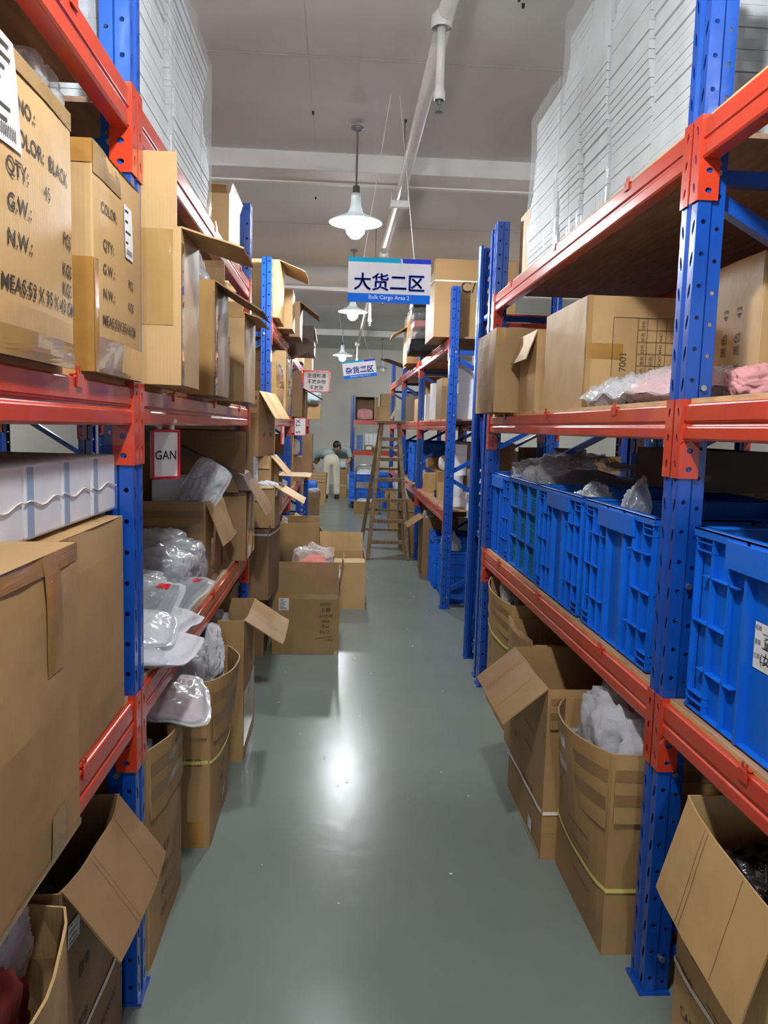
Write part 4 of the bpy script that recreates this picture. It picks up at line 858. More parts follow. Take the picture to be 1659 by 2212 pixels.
carton('floor_carton', 'open floor carton with a long hanging flap in the bottom right corner', (1.13, 1.49, 0), (0.56, 0.40, 0.63), m='card2', seed=98, flaps={3: (.235, 162, 4)}, straps=[(.36, 'strapw')], bulge=(0, 0, 0, .02), wear=.008, ch=(-.03, -.03, .02, .02),
       prints=[(3, '货号:', .2, .48, .035, 'inkgrey'), (3, '颜色:', .2, .34, .035, 'inkgrey'), (3, 'CARTON', .3, .2, .035, 'inkgrey'), (3, '______', .6, .40, .05, 'inkgrey')])
lump('plastic_bag', 'black bag inside the bottom right floor carton', (1.14, 1.50, .10), (0.52, 0.36, 0.46), 'blackfilm', seed=99, crump=.25)
pack('white_bag', 'white flat packet in the bottom right floor carton', (1.02, 1.47, .50), (0.16, 0.26, 0.03), 'poly', rot=(.5, -.5, .2), seed=100, content='clothw', wr=.3)

# ------------------------------------------------------------------ end frame of the cross rack, right side
def cross_rack():
    t = thing('cross_rack', 'bare blue rack frame end standing at right angles between the two right racks', 'shelving rack', (0.88, 4.72, 0))
    for x in (0.0, 1.0):
        make_post(t, (x + 0.02, 0.22, 0), -PI / 2); make_post(t, (x + 0.02, -0.22, 0), PI / 2)
        zs = [0.12, 0.86, 1.60, 2.34]
        for i in range(3):
            a, b_ = (0.17, -0.17) if i % 2 == 0 else (-0.17, 0.17)
            MB().bar((x + .03, a, zs[i] + .02), (x + .03, b_, zs[i + 1] - .02), 0.03, 0.03, (1, 0, 0)).build('diagonal_brace', 'blue', t)
        for zz in (.10, .84, 2.2): MB().bar((x + .03, -0.17, zz), (x + .03, 0.17, zz), 0.03, 0.03).build('cross_brace', 'blue', t)
    for z in (0.55, 2.2): MB().box((0.53, 0.2, z), (0.92, 0.035, 0.08)).build('beam', 'orange', t)
cross_rack()
lump('plastic_bag', 'clear bag hanging beside the cross rack frame on the right', (0.95, 4.72, .60), (0.08, 0.16, 0.22), 'clear', seed=101, content='clothw', crump=.3)
lump('plastic_bag', 'pale bag slumped at the foot of the cross rack frame', (1.0, 4.66, .15), (0.18, 0.24, 0.30), 'poly', seed=102, content='clothw')

# ------------------------------------------------------------------ right rack, farther
carton('export_carton', 'huge strapped carton printed C/N on the far right top shelf', (1.10, 6.72, Z3), (0.68, 0.62, 0.63), m='card', open_=False, seed=110, bulge=(0, 0, 0, .01), straps=[(.72, 'strapw')], prints=[(0, 'C/NO:', .58, .58, .13, 'ink', 0, .012)], tapes=[(3, .6, .8, .85, 1, 'tape')])
for k in range(5):
    carton('white_box', ['lowest white box of the stack behind the blue frame on the right', 'second white box from the bottom of the stack on the right', 'third white box in the stack behind the blue frame', 'fourth white box in the stack behind the blue frame', 'topmost white box of the stack behind the blue frame'][k],
           (1.28 + .015 * ((k * 7) % 3 - 1), 6.62 + .01 * k, Z2 + .107 * k), (0.60, 0.34, 0.106), open_=False, m='whitebox', seed=111 + k, wear=.001)
carton('taped_carton', 'taped carton shining under the far right top shelf', (1.13, 7.25, Z2), (0.40, 0.4, 0.38), m='card3', open_=False, seed=116, tapes=[(0, .0, 1, .8, 1, 'cleartape'), (0, .12, .2, 0, 1, 'cleartape')])
carton('white_box', 'tall narrow white box beside the taped carton on the far right', (0.98, 7.68, Z2), (0.14, 0.2, 0.36), open_=False, m='whitebox', seed=117)
carton('white_box', 'white tube-like box leaning by the second far right post', (0.97, 8.45, Z2), (0.07, 0.08, 0.28), open_=False, m='white', seed=118)
carton('carton', 'open carton behind the second far right post', (1.12, 9.15, Z2), (0.42, 0.4, 0.26), m='card2', seed=119, flaps={1: (.1, 20)})
carton('carton', 'tall carton under the top beam beyond the second far right post', (1.28, 9.8, Z2), (0.5, 0.4, 0.55), m='card', open_=False, seed=120)
carton('carton', 'narrow grey carton near the third far right post', (1.0, 10.5, Z2), (0.22, 0.3, 0.34), m='card4', open_=False, seed=121)
carton('white_box', 'white box above the wooden ladder on the far right', (1.1, 11.4, Z2), (0.3, 0.3, 0.42), m='whitebox', open_=False, seed=122)
# bedding bags stack on top
for k, (mm, hh, lab) in enumerate((('clothk', .15, 'lowest black bag in the stack on the far right top shelf'), ('clothd', .13, 'dark wrapped bag, second in the far right stack'), ('clothp', .07, 'mauve folded cloth in the far right stack'), ('clothd', .14, 'grey film-wrapped bag in the middle of the far right stack'),
                                    ('clothk', .10, 'black bag above the middle of the far right stack'), ('shirtgrey', .09, 'grey banded bag near the top of the far right stack'), ('clothk', .10, 'black bag second from the top of the far right stack'))):
    lump('bedding_bag', lab, (0.90 + .02 * (k % 3), 8.05, Z3 + sum([.14, .12, .065, .13, .09, .085, .09][:k])), (0.44, 0.46, hh), 'clear' if k in (1, 3) else mm, seed=130 + k, content=mm if k in (1, 3) else None, crump=.1, sq=5)
carton('wrapped_box', 'shiny wrapped box on top of the bedding bags', (1.06, 8.1, Z3 + .725), (0.22, 0.26, 0.14), open_=False, m='card4', seed=138, tapes=[(0, 0, .35, 0, 1, 'poly')])
carton('open_carton', 'open carton with flaps beyond the bedding bags on the top shelf', (1.0, 9.3, Z3), (0.46, 0.5, 0.42), m='card', seed=139, flaps={3: (.2, 120), 0: (.12, 150)})
carton('carton', 'carton stacked on the open one beyond the bedding bags', (1.06, 9.8, Z3), (0.5, 0.44, 0.62), m='card3', open_=False, seed=140)
pack('cardboard_lid', 'loose cardboard sheet jutting over the far right top beam', (0.80, 10.2, Z3 + .06), (0.5, 0.3, 0.01), 'card4', rot=(0, .3, 0.2), cat='cardboard', th=.004, wr=.02, seed=5)
# lower shelf
for k in range(6):
    carton('small_white_box', ['lowest small white box beside the blue frame', 'second small white box from the shelf', 'third small white box in the pile', 'fourth small white box in the pile', 'fifth small white box in the pile', 'topmost small white box of the pile'][k] + ' on the far right lower shelf',
           (1.03 + (.04 if k > 2 else 0), 6.75 + (.08 if k > 2 else 0), Z1 + .091 * k), (0.13, 0.2, 0.09), open_=False, m='whitebox', seed=150 + k, wear=0)
carton('white_box', 'long white box with faint printing on the far right lower shelf', (1.28, 6.55, Z1), (0.38, 0.34, 0.14), open_=False, m='whitebox', seed=157, wear=0, prints=[(0, 'STRENTHER', .4, .14, .022, 'inkgrey', 0, .01)])
carton('white_box', 'upright white carton standing on the long white box', (1.22, 6.62, Z1 + .145), (0.16, 0.22, 0.19), open_=False, m='whitebox', seed=158, wear=0)
carton('carton', 'large brown carton at the back of the far right lower shelf', (1.40, 7.35, Z1), (0.5, 0.5, 0.56), open_=False, m='card3', seed=159)
carton('small_carton', 'upright flat brown carton on the far right lower shelf', (1.04, 8.12, Z1), (0.17, 0.10, 0.21), open_=False, m='card2', seed=160)
carton('small_carton', 'flat brown carton leaning behind the upright one', (1.01, 8.26, Z1), (0.17, 0.08, 0.20), open_=False, m='card2', seed=161)
carton('small_carton', 'short open brown carton near the black coils', (1.02, 7.35, Z1), (0.11, 0.14, 0.16), m='card2', seed=162)
lump('cable_coil', 'black coil lying beside the short brown carton', (1.0, 7.55, Z1), (0.08, 0.14, 0.08), 'clothk', cat='coil', seed=163)
MBl = lump('yellow_tub', 'white lampshade-like tub with a yellow base on the far right lower shelf', (1.12, 7.95, Z1 + .24), (0.16, 0.18, 0.17), 'white', cat='tub', seed=164, crump=.02, ridge=False)
MB().lathe([(0.05, 0.02), (0.08, 0.03), (0.08, 0.14), (0.05, 0.15)], (0.03, 0, 0), 16).build('tub_base', 'yellow', MBl)
carton('carton', 'brown carton under the white and yellow tub', (1.12, 7.95, Z1), (0.18, 0.2, 0.24), open_=False, m='card', seed=165)
carton('carton', 'narrow brown carton behind the second far right post', (1.15, 9.1, Z1), (0.2, 0.2, 0.34), open_=False, m='card', seed=166)
crate('ribbed blue crate behind the ladder on the far right lower shelf', (1.29, 10.0, Z1), 0.7, 0.7, 0.5, detail=False)
crate('ribbed blue crate beyond the third far right post', (1.29, 11.7, Z1), 0.7, 0.7, 0.5, detail=False)
lump('plastic_bag', 'clear bag with a white label on the far right lower shelf', (1.08, 9.35, Z1), (0.2, 0.3, 0.16), 'clear', seed=168, content='clothw')
# floor
crate('blue crate on the floor at the foot of the far right frame', (1.27, 6.72, 0.0), 0.66, 0.5, 0.46)
crate('blue crate just behind it on the floor of the far right rack', (1.25, 7.32, 0.0), 0.66, 0.5, 0.50)
lump('plastic_bag', 'silver bag with a label slumped over the blue floor crate', (1.02, 6.72, .28), (0.16, 0.30, 0.28), 'clear', seed=170, content='clothw', crump=.3)
carton('floor_carton', 'tall carton with one flap out next to the blue floor crates', (1.06, 7.95, 0), (0.36, 0.42, 0.60), m='card3', flaps={3: (.19, 125)}, seed=171)
lump('plastic_bag', 'white film bag bulging from the tall carton by the blue floor crates', (0.98, 7.92, .36), (0.18, 0.2, 0.30), 'clear', seed=172, content='clothw')
carton('carton', 'carton lying on the pair at the far right frame foot', (1.62, 6.78, 0.45), (0.0 + .36, 0.36, 0.36), m='card', seed=173, open_=False)
carton('floor_carton', 'closed floor carton behind the far right frame foot', (1.64, 6.86, 0), (0.4, 0.4, 0.44), m='card3', open_=False, seed=174)
for k, (x, y, w, h_, lab) in enumerate(((0.80, 9.35, .30, .62, 'tall floor carton right behind the ladder foot'), (0.86, 10.3, .36, .60, 'floor carton with white bags behind the ladder'), (0.78, 11.4, .34, .58, 'floor carton beyond the white bags on the right'), (0.84, 12.5, .34, .5, 'farthest floor carton on the right'))):
    carton('floor_carton', lab, (x + .2, y, 0), (w + .08, 0.42, h_), m=['card', 'card3', 'card', 'card2'][k], seed=176 + k, bulge=(0, 0, 0, .04), flaps={0: (.12, 170), 3: (.12, 160)})
lump('white_bag', 'white bag heaped on the floor carton behind the ladder', (0.95, 10.2, .42), (0.34, 0.36, 0.34), 'poly', seed=180, content='clothw')
lump('white_bag', 'second white bag heaped beyond the ladder', (0.97, 11.3, .42), (0.32, 0.34, 0.32), 'poly', seed=181, content='clothw')

# ------------------------------------------------------------------ left rack, farther
carton('export_carton', 'big carton with a printed grid and open flaps on the far left top shelf', (-0.72, 5.86, Z3), (0.54, 0.52, 0.40), m='card2', flaps={1: (.20, 112), 2: (.1, 20)}, seed=190, bulge=(0.0, .02, 0, 0), wear=.006, tapes=[(0, .84, .93, 0, 1, 'tape')],
       prints=[(0, s, .08 + .13 * i, .18 + .16 * j, .035, 'inkgrey') for i in range(5) for j, s in enumerate(['颜色', '红色', '黑色', '数量'])])
carton('carton', 'closed carton with a white edge strip on the far left top shelf', (-0.64, 6.40, Z3), (0.50, 0.34, 0.31), m='card', open_=False, seed=191)
carton('open_carton', 'open carton with a drooping flap further along the left top shelf', (-0.62, 6.98, Z3), (0.52, 0.44, 0.30), m='card3', flaps={1: (.2, 125)}, seed=192)
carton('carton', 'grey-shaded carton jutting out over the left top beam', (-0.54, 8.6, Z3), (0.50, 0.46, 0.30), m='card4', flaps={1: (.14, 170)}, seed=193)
carton('carton', 'plain tall carton at the far end of the left top shelf', (-0.68, 9.6, Z3), (0.44, 0.5, 0.30), m='card', open_=False, seed=194)
pack('cardboard_lid', 'dark loose cardboard flap sticking out over the left top beam', (-0.42, 7.6, Z3 - .02), (0.30, 0.24, 0.01), 'card4', rot=(.6, -.5, .3), cat='cardboard', th=.004, wr=.02, seed=7)
carton('carton', 'pale carton farthest along the left top shelf', (-0.66, 11.4, Z3), (0.50, 0.5, 0.22), m='card2', open_=False, seed=195)
carton('taped_carton', 'large glossy taped carton on the far left middle shelf', (-0.74, 5.92, Z2 + .0), (0.56, 0.60, 0.36), m='card', open_=False, seed=196, bulge=(0, .03, 0, 0), wear=.008, tapes=[(1, 0, 1, .5, 1, 'cleartape'), (0, .7, 1, 0, 1, 'cleartape')])
carton('taped_carton', 'torn taped carton behind the glossy one on the far left middle shelf', (-0.72, 6.75, Z2), (0.54, 0.60, 0.52), m='card2', open_=False, seed=197, bulge=(0, .03, 0, 0), wear=.008, tapes=[(1, 0, 1, .3, 1, 'cleartape')])
carton('carton', 'plain brown carton under the left aisle notice', (-0.63, 8.3, Z2), (0.48, 0.56, 0.30), m='card3', flaps={0: (.17, 2), 1: (.22, 118)}, seed=198, bulge=(0, .02, 0, 0))
carton('carton', 'brown carton past the left aisle notice', (-0.64, 9.3, Z2), (0.48, 0.5, 0.34), m='card3', flaps={1: (.2, 120)}, seed=199)
carton('carton', 'small patched carton at the far end of the left middle shelf', (-0.52, 11.2, Z2), (0.5, 0.4, 0.22), m='card2', open_=False, seed=200, tapes=[(0, .4, .5, 0, 1, 'tape')])
lump('cloth_bundle', 'pale blue cloth bundle hanging over the far left shelf', (-0.47, 11.0, Z2 + .225), (0.42, 0.4, 0.24), 'clothb', cat='cloth', seed=201)
for k in range(7):
    carton('small_carton', ['lowest', 'second lowest', 'third', 'middle', 'fifth', 'sixth', 'topmost'][k] + ' small flat carton of the pile on the far left lower shelf', (-0.66, 8.55, Z1 + .081 * k), (0.30, 0.34, 0.08), open_=False, m='card', seed=202 + k, wear=0)
lump('white_bin', 'white rounded tub on the far left lower shelf', (-0.58, 9.45, Z1 + .30), (0.22, 0.2, 0.22), 'white', cat='tub', seed=210, crump=.02, ridge=False)
carton('carton', 'carton below the white tub on the far left lower shelf', (-0.66, 9.45, Z1), (0.42, 0.4, 0.30), m='card3', open_=False, seed=211)
carton('carton', 'tall dark carton near the people on the far left lower shelf', (-0.60, 10.9, Z1), (0.46, 0.5, 0.56), m='card3', open_=False, seed=212)
carton('open_carton', 'carton with long flaps on the far left lower shelf beside the tower', (-0.68, 5.95, Z1), (0.46, 0.5, 0.30), m='card2', flaps={1: (.24, 92), 0: (.14, 130)}, seed=213)
lump('plastic_bag', 'clear bag of bottles on the far left lower shelf edge', (-0.58, 7.2, Z1), (0.22, 0.3, 0.16), 'clear', seed=214, content='clothw')
lump('plastic_bag', 'clear film bag hanging under the far left lower beam', (-0.52, 7.2, .40), (0.12, 0.24, 0.24), 'clear', seed=215)
carton('floor_carton', 'floor carton under the far left rack, beyond the wide empty one', (-0.68, 8.6, 0), (0.4, 0.5, 0.5), m='card', seed=216, flaps={1: (.14, 120)})
carton('floor_carton', 'brown floor carton with a film edge by the far left rack end', (-0.45, 13.12, 0), (0.27, 0.36, 0.38), m='card3', seed=217, bulge=(0, .02, 0, 0), wear=.006, tapes=[(1, 0, 1, 0, 1, 'cleartape')])
carton('floor_carton', 'taller brown floor carton just in front of the two people', (-0.42, 14.9, 0), (0.36, 0.5, 0.60), m='card', seed=218, flaps={0: (.16, 176), 1: (.14, 176)}, bulge=(0, .03, 0, 0))
carton('floor_carton', 'strapped carton standing between the two people', (0.06, 16.55, 0), (0.24, 0.36, 0.60), m='card', seed=219, straps=[(.42, 'strapw')], flaps={0: (.14, 177)})
lump('blue_bucket', 'blue plastic tub standing on the far left floor', (-0.47, 13.8, .002), (0.2, 0.2, 0.52), 'crate', cat='tub', seed=220, crump=.02, ridge=False, sq=6)
lump('white_bag', 'white bag lying on the brown floor carton at the far left', (-0.42, 13.1, .36), (0.2, 0.24, 0.08), 'poly', seed=221)
carton('folded_box', 'box flap piece lying on the floor beside the far left post', (-0.50, 11.6, 0), (0.2, 0.3, 0.12), m='card2', seed=222, flaps={1: (.12, 90)})

# ------------------------------------------------------------------ ladder
def ladder():
    t = thing('step_ladder', 'old wooden step ladder standing open in the aisle on the right', 'ladder', (0.58, 8.65, 0))
    o = Vector((0.58, 8.65, 0)); V = lambda x, y, z: Vector((x, y, z)) - o
    FL, FR, BL, BR = V(.355, 8.62, 0), V(.815, 8.62, 0), V(.30, 9.58, 0), V(.80, 9.55, 0)
    TL, TR, UL, UR = V(.50, 9.02, 1.55), V(.70, 9.02, 1.55), V(.49, 9.10, 1.55), V(.71, 9.10, 1.55)
    for a, b_, n in ((FL, TL, 'front_rail'), (FR, TR, 'front_rail'), (BL, UL, 'rear_rail'), (BR, UR, 'rear_rail')):
        MB().bar(a, b_, 0.044, 0.055, (0, 1, 0)).build(n, 'wood', t, bevel=0.003)
    for k in range(6):
        f = (k + .85) / 6.6
        MB().bar(FL.lerp(TL, f), FR.lerp(TR, f), 0.06, 0.042).build('step', 'wood', t, bevel=0.003)
    for k in range(5):
        f = (k + .9) / 6
        MB().bar(BL.lerp(UL, f), BR.lerp(UR, f), 0.02, 0.028).build('rear_rung', 'wood', t, bevel=0.002)
    MB().box(V(.60, 9.03, 1.57), (0.33, 0.16, 0.035)).build('top_board', 'wood', t, bevel=0.005)
    MB().bar(V(.60, 9.06, 1.59), V(.66, 9.2, 1.70), .03, .05, (0, 1, 0)).build('prop', 'wood', t, bevel=0.003)
ladder()

# ------------------------------------------------------------------ trolley with crates
def trolley():
    t = thing('platform_trolley', 'blue platform trolley with a grey tubular handle near the back wall', 'trolley', (0.60, 14.55, 0))
    MB().box((0, 0, 0.15), (0.80, 0.9, 0.05)).build('platform', 'crate', t, bevel=0.01)
    for sx in (-1, 1):
        for sy in (-1, 1):
            MB().tube([(sx * .32 - .015, sy * .36, .055), (sx * .32 + .015, sy * .36, .055)], .052, 14).build('wheel', 'rubber', t)
    MB().tube([(-.28, -.44, .17), (-.28, -.46, .70), (-.27, -.46, .76), (-.22, -.46, .81), (.02, -.46, .81), (.07, -.46, .76), (.08, -.46, .70), (.08, -.44, .17)], .016, 10).build('handle', 'steel', t, smooth=True)
    MB().box((-.10, -.455, .44), (.36, .01, .12)).build('handle_plate', 'steel', t)
trolley()
crate('blue crate on the platform trolley near the back wall', (0.60, 14.58, 0.176), 0.78, 0.8, 0.46, detail=False)
lump('plastic_bag', 'pale bag on top of the trolley crate', (0.50, 14.5, .42), (0.42, 0.4, 0.26), 'poly', seed=230, content='clothw')
carton('floor_carton', 'low open carton on the floor in front of the trolley', (0.50, 13.4, 0), (0.42, 0.36, 0.22), m='card', seed=231, wear=.006)
lump('plastic_bag', 'white film bag in the low open carton', (0.50, 13.4, .06), (0.34, 0.3, 0.19), 'clear', seed=232, content='clothw')
crate('blue crate on the floor beside the trolley', (0.98, 14.0, 0.0), 0.3, 0.5, 0.44, detail=False)

# ------------------------------------------------------------------ rack facing the camera at the far end
def far_rack():
    t = thing('pallet_rack', 'low blue and orange rack facing the camera in front of the back wall', 'shelving rack', (0.30, 17.0, 0))
    for x in (0, 2.5):
        for y, r in ((0, PI / 2), (0.55, -PI / 2)): make_post(t, (x, y, 0), r, 2.2 / HP)
        for a, b_ in ((.2, .8), (.8, 1.4), (1.4, 2.0)): MB().bar((x, 0.05, a), (x, 0.50, b_), .03, .03, (1, 0, 0)).build('diagonal_brace', 'blue', t)
    for z in (0.98, 1.66):
        for y in (-0.02, 0.53): MB().box((1.25, y, z - .045), (2.42, 0.04, 0.09)).build('beam', 'orange', t, bevel=.004)
        for x in (0.03, 2.47): MB().box((x, -0.045, z - .09), (.04, .006, .19)).build('end_connector', 'orange', t)
        MB().box((1.25, .26, z + .006), (2.4, .5, .012)).build('shelf_board', 'ply', t)
far_rack()
zf1, zf2 = .993, 1.673
t = thing('open_carton', 'dark-mouthed open box on its side atop the far rack', 'box', (0.56, 17.25, zf2))
MB().box((0, .2, .25), (.42, .006, .5)).box((-.207, 0, .25), (.006, .42, .5)).box((.207, 0, .25), (.006, .42, .5)).box((0, 0, .003), (.42, .42, .006)).box((0, 0, .497), (.42, .42, .006)).build('carton_body', 'card3', t)
MB().box((.25, -.24, .25), (.08, .004, .5), (0, 0, -.8)).build('flap', 'card2', t)
lump('clothing_heap', 'pink and white clothes in front of the dark open box on the far rack', (0.56, 16.99, zf2), (0.36, 0.10, 0.22), 'clothp', cat='clothes', seed=241)
carton('carton', 'pair-high pale carton beside the dark open box on the far rack', (0.98, 17.25, zf2), (0.34, 0.4, 0.30), m='card2', open_=False, seed=242)
carton('carton', 'carton standing on the pale one atop the far rack', (1.08, 17.28, zf2 + .305), (0.34, 0.36, 0.28), m='card2', open_=False, seed=243)
M['blueboard'] = mat('dull_blue_board', (78, 110, 160), 0.6)
for k in range(4):
    carton('blue_box', ['lowest', 'second', 'third', 'topmost'][k] + ' flat blue box of the stack on the far rack', (0.46, 17.15, zf1 + .083 * k), (0.13, 0.2, 0.08), m='blueboard', open_=False, seed=250 + k, wear=0)
first = None
carton('carton', 'brown carton with a white label on the far rack middle shelf', (0.66, 17.08, zf1), (0.17, 0.2, 0.12), m='card3', open_=False, seed=260, stickers=[(0, .5, .5, .11, .07, 2)])
carton('carton', 'low brown carton beside the labelled one on the far rack', (0.86, 17.08, zf1), (0.18, 0.2, 0.09), m='card3', open_=False, seed=261)
for i in range(3):
    for j in range(4):
        if first is None:
            first = thing('small_white_box', 'small grey-white box in the pile on the far rack', 'box', (0, 0, 0), group='small white boxes on the far rack')
            MB().box((0, 0, .047), (.09, .12, .092)).build('box_body', 'whitebox', first, bevel=.002); c = first
        else: c = copy_tree(first)
        c.location = (0.62 + .095 * i, 17.30, zf1 + .0945 * (j))
framed_card('shelf_card', 'red framed card hanging from the far rack shelf', (0.90, 16.93, 1.48), 0.13, 0.19, 0.0, [('MAV', 0.0, 0.0)], 0.05, rotz=PI / 2, hang=False)

# ------------------------------------------------------------------ people
def skin_body(name, joints, edges, m, parent, sub=2):
    me = bpy.data.meshes.new(name); me.from_pydata([j[0] for j in joints], edges, []); me.materials.append(M[m])
    o = bpy.data.objects.new(name, me); COL.objects.link(o); o.parent = parent
    sk = o.modifiers.new('skin', 'SKIN'); sk.use_smooth_shade = True
    for i, j in enumerate(joints):
        r = j[1] if isinstance(j[1], tuple) else (j[1], j[1]); me.skin_vertices[0].data[i].radius = r
    me.skin_vertices[0].data[0].use_root = True
    ss = o.modifiers.new('sub', 'SUBSURF'); ss.levels = sub; ss.render_levels = sub
    return o
def head(parent, c, look, hairm='hair'):
    """small head with face and hair; look = direction of the face"""
    look = Vector(look).normalized(); z = Vector((0, 0, 1)); z = (z - look * z.dot(look)).normalized() if abs(look.z) < .98 else Vector((0, 1, 0))
    x = look.cross(z); R = Matrix((x, look, z)).transposed(); c = Vector(c)
    hm = MB()
    def H(u, v):
        th, ph = u * 2 * PI, v * PI; d = Vector((math.sin(ph) * math.cos(th), math.sin(ph) * math.sin(th), -math.cos(ph)))
        p = Vector((d.x * .075, d.y * .095, d.z * .115))
        if d.z < -.2: p.x *= 1 + .35 * (d.z + .2); p.y *= 1 + .15 * (d.z + .2)
        return c + R @ p
    hm.grid(H, 24, 16); ho = hm.build('head', 'skin', parent, smooth=True, merge=True)
    n = MB(); n.add([c + R @ Vector(p) for p in ((0, .092, .02), (.013, .092, -.025), (-.013, .092, -.025), (0, .118, -.022))], [(0, 1, 3), (0, 3, 2), (1, 2, 3)]); n.build('nose', 'skin', ho)
    for s in (-1, 1):
        MB().lathe([(0, .006), (.007, .003), (.007, -.003), (0, -.006)], c + R @ Vector((s * .03, .087, .012)), 8).build('eye', 'hair', ho)
        MB().box(c + R @ Vector((s * .077, 0, 0)), (.014, .03, .05)).build('ear', 'skin', ho, bevel=.005)
    MB().box(c + R @ Vector((0, .088, -.05)), (.04, .006, .008)).build('mouth', 'clothr', ho)
    hr = MB()
    def HR(u, v):
        th, ph = u * 2 * PI, v * PI * .62; d = Vector((math.sin(ph) * math.cos(th), math.sin(ph) * math.sin(th), math.cos(ph)))
        k = 1.10 if not (d.y > .30 and d.z < .30) else .9
        return c + R @ Vector((d.x * .079 * k, d.y * .098 * k - .006, d.z * .118 * k + .004))
    hr.grid(HR, 24, 12); hr.build('hair', hairm, parent, smooth=True)
def hand(parent, c, d, s=1.0):
    """palm with four bent fingers and a thumb; d = pointing direction"""
    c = Vector(c); d = Vector(d).normalized(); side = d.cross(Vector((0, 0, 1))).normalized() if abs(d.z) < .95 else Vector((1, 0, 0)); up = side.cross(d)
    j = [(c, .02), (c + d * .045, (.036, .016)), ]; e = [(0, 1)]
    o = skin_body('hand', [(tuple(a), b_) for a, b_ in j], e, 'skin', parent, 1)
    for k in range(4):
        L = (.062, .072, .068, .052)[k]; b0 = c + d * .06 + side * (k - 1.5) * .018
        MB().tube([b0 - d * .02, b0 + d * L * .5 - up * .004, b0 + d * L * .85 - up * .02, b0 + d * L - up * .034], [.009, .009, .008, .006], 8).build('finger', 'skin', o, smooth=True)
    b0 = c + d * .02 + side * .034
    MB().tube([b0, b0 + side * .022 + d * .02, b0 + side * .028 + d * .045 - up * .01], [.011, .010, .008], 8).build('thumb', 'skin', o, smooth=True)
def person_bending():
    t = thing('person', 'person in beige trousers and grey shirt bending over with back to the camera', 'person', (-0.15, 16.1, 0))
    # legs
    skin_body('trousers', [((0, 0, .86), (.165, .14)), ((-.09, 0, .76), .11), ((-.10, .02, .48), .085), ((-.10, .0, .14), .075), ((-.10, .0, .06), .078), ((.09, 0, .76), .11), ((.11, .02, .48), .085), ((.12, 0, .14), .075), ((.12, 0, .06), .078), ((-.02, .05, .91), (.15, .12))],
              [(0, 1), (1, 2), (2, 3), (3, 4), (0, 5), (5, 6), (6, 7), (7, 8), (0, 9)], 'trousers', t)
    skin_body('shirt', [((-.03, .05, .91), (.155, .12)), ((-.12, .20, .96), (.15, .11)), ((-.24, .38, .93), (.16, .10)), ((-.30, .50, .86), (.08, .07)), ((-.38, .38, .87), .065), ((-.44, .42, .70), .052), ((-.12, .46, .84), .065), ((-.06, .52, .70), .052)],
              [(0, 1), (1, 2), (2, 3), (2, 4), (4, 5), (2, 6), (6, 7)], 'shirt', t)
    skin_body('forearm', [((-.44, .42, .70), .042), ((-.38, .50, .56), .032)], [(0, 1)], 'skin', t, 1); skin_body('forearm', [((-.06, .52, .70), .042), ((-.12, .56, .56), .032)], [(0, 1)], 'skin', t, 1)
    hand(t, (-.38, .50, .55), (.1, .2, -1)); hand(t, (-.12, .56, .55), (-.1, .2, -1))
    head(t, (-.34, .64, .78), (0, .5, -.8))
    for x in (-.11, .12): MB().add([], []).grid(lambda u, v: Vector((x + .045 * math.cos(2 * PI * u) * (1 - .2 * v), -.02 + .10 * math.sin(2 * PI * u) + .02, .002 + .055 * v)), 16, 3).build('shoe', 'shoe', t, smooth=True, solid=.01)
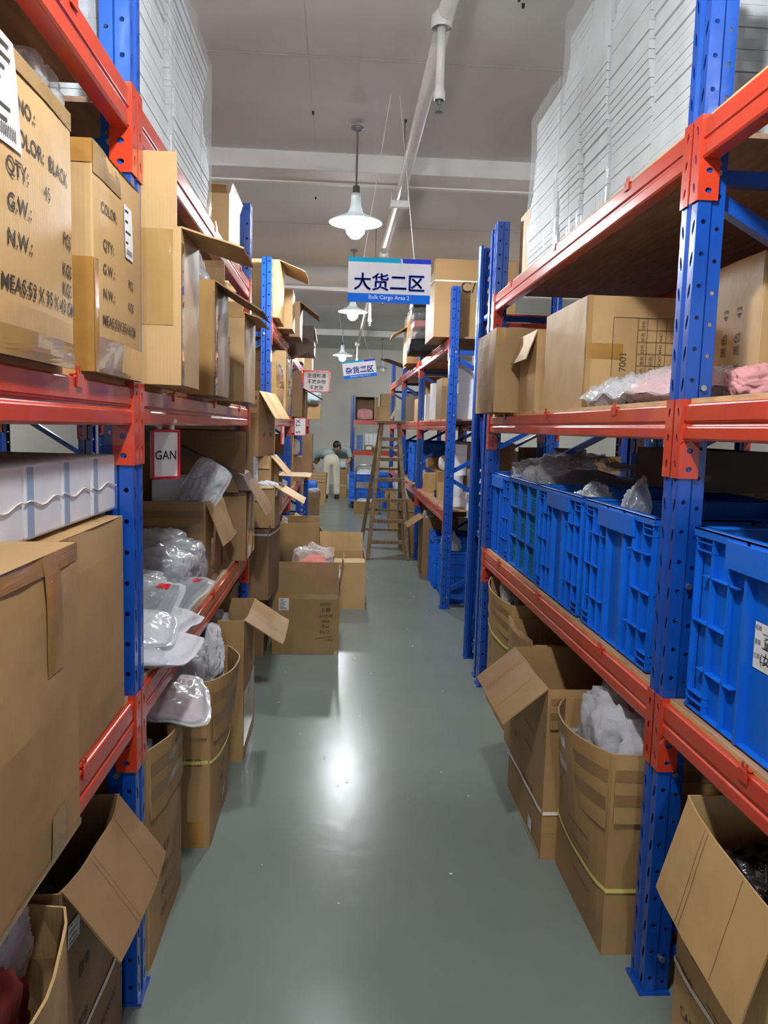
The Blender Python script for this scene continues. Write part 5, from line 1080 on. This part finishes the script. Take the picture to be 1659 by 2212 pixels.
def person_facing():
    t = thing('person', 'dark-haired person in grey shirt looking down into the strapped carton', 'person', (0.10, 17.05, 0))
    skin_body('trousers', [((0, 0, .80), (.15, .12)), ((-.08, 0, .72), .10), ((-.08, -.01, .46), .08), ((-.08, .01, .08), .07), ((.09, 0, .72), .10), ((.10, -.01, .46), .08), ((.11, .01, .08), .07), ((0, -.02, .87), (.14, .11))],
              [(0, 1), (1, 2), (2, 3), (0, 4), (4, 5), (5, 6), (0, 7)], 'trousers', t)
    skin_body('shirt', [((0, -.02, .86), (.155, .12)), ((-.02, -.14, .97), (.16, .12)), ((-.05, -.30, 1.04), (.16, .11)), ((-.09, -.40, 1.05), (.065, .06)), ((-.20, -.32, .98), .07), ((-.24, -.36, .80), .055), ((.11, -.30, .99), .07), ((.16, -.34, .82), .058)],
              [(0, 1), (1, 2), (2, 3), (2, 4), (4, 5), (2, 6), (6, 7)], 'shirt', t)
    skin_body('forearm', [((-.24, -.36, .80), .045), ((-.14, -.48, .70), .032)], [(0, 1)], 'skin', t, 1); skin_body('forearm', [((.16, -.34, .82), .045), ((.06, -.46, .70), .032)], [(0, 1)], 'skin', t, 1)
    hand(t, (-.14, -.48, .70), (.5, -.4, -.5)); hand(t, (.06, -.46, .70), (-.4, -.5, -.5))
    MB().tube([(-.08, -.36, 1.05), (-.11, -.43, 1.08)], .05, 12).build('neck', 'skin', t, smooth=True)
    head(t, (-.14, -.50, 1.08), (-.25, -.65, -.75))
    lump('held_cloth', None, (-.04, -.56, .62), (.20, .12, .14), 'clothb', parent=t, seed=3, lvl=3)
    for x in (-.08, .11): MB().grid(lambda u, v: Vector((x + .045 * math.cos(2 * PI * u) * (1 - .2 * v), -.02 + .11 * math.sin(2 * PI * u), .002 + .06 * v)), 16, 3).build('shoe', 'card2', t, smooth=True, solid=.01)
person_bending(); person_facing()

# ------------------------------------------------------------------ racks and stock seen through the shelves
rack('back_rack', 'second blue rack line seen through the right shelves', 1, 2.05, 0.9, (0.6, 3.0, 5.4, 7.8, 10.2), clips=0)
rack('back_rack', 'second blue rack line seen through the left shelves', -1, -1.70, 0.8, (1.0, 3.4, 5.8), clips=0)
rnd = random.Random(77)
names = {0: 'brown', 1: 'pale brown', 2: 'dark'}
def stock(x0, x1, y0, y1, zz, side, n, side_txt):
    y = y0; k = 0
    while y < y1 - .2:
        w = .32 + .26 * rnd.random(); h_ = .26 + .24 * rnd.random()
        if rnd.random() < .78:
            carton('stock_carton', 'plain box among the stock on the racks behind %s' % side_txt, ((x0 + x1) / 2 + .05 * rnd.random(), y + w / 2, zz + .0), (x1 - x0 - .1, w - .03, min(h_, .5)), m=rnd.choice(['card', 'card2', 'card3', 'card4', 'whitebox']), open_=rnd.random() < .3, seed=300 + int(y * 10) + n,
                   group='boxes on the racks behind %s' % side_txt)
        y += w
for zz in (Z1, Z2, Z3, 0.0): stock(2.08, 2.92, 1.0, 10.0, zz, 1, int(zz * 10), 'the right rack')
for zz in (Z1, Z3, 0.0): stock(-2.45, -1.75, 1.2, 5.6, zz, -1, int(zz * 10), 'the left rack')
stock(1.32, 1.74, 8.9, 13.0, 0.0, 1, 55, 'the ladder')

rnd = random.Random(5); mb = MB()
for k in range(60):
    x, y = -.4 + 1.15 * rnd.random(), 2.0 + 7.5 * rnd.random(); r = .002 + .004 * rnd.random()
    mb.box((x, y, .001), (r * 1.6, r, .002), (0, 0, rnd.random() * 3))
o = mb.build('floor_litter', 'white'); o['kind'] = 'stuff'; tag(o, 'tiny white scraps scattered over the grey aisle floor', 'litter')
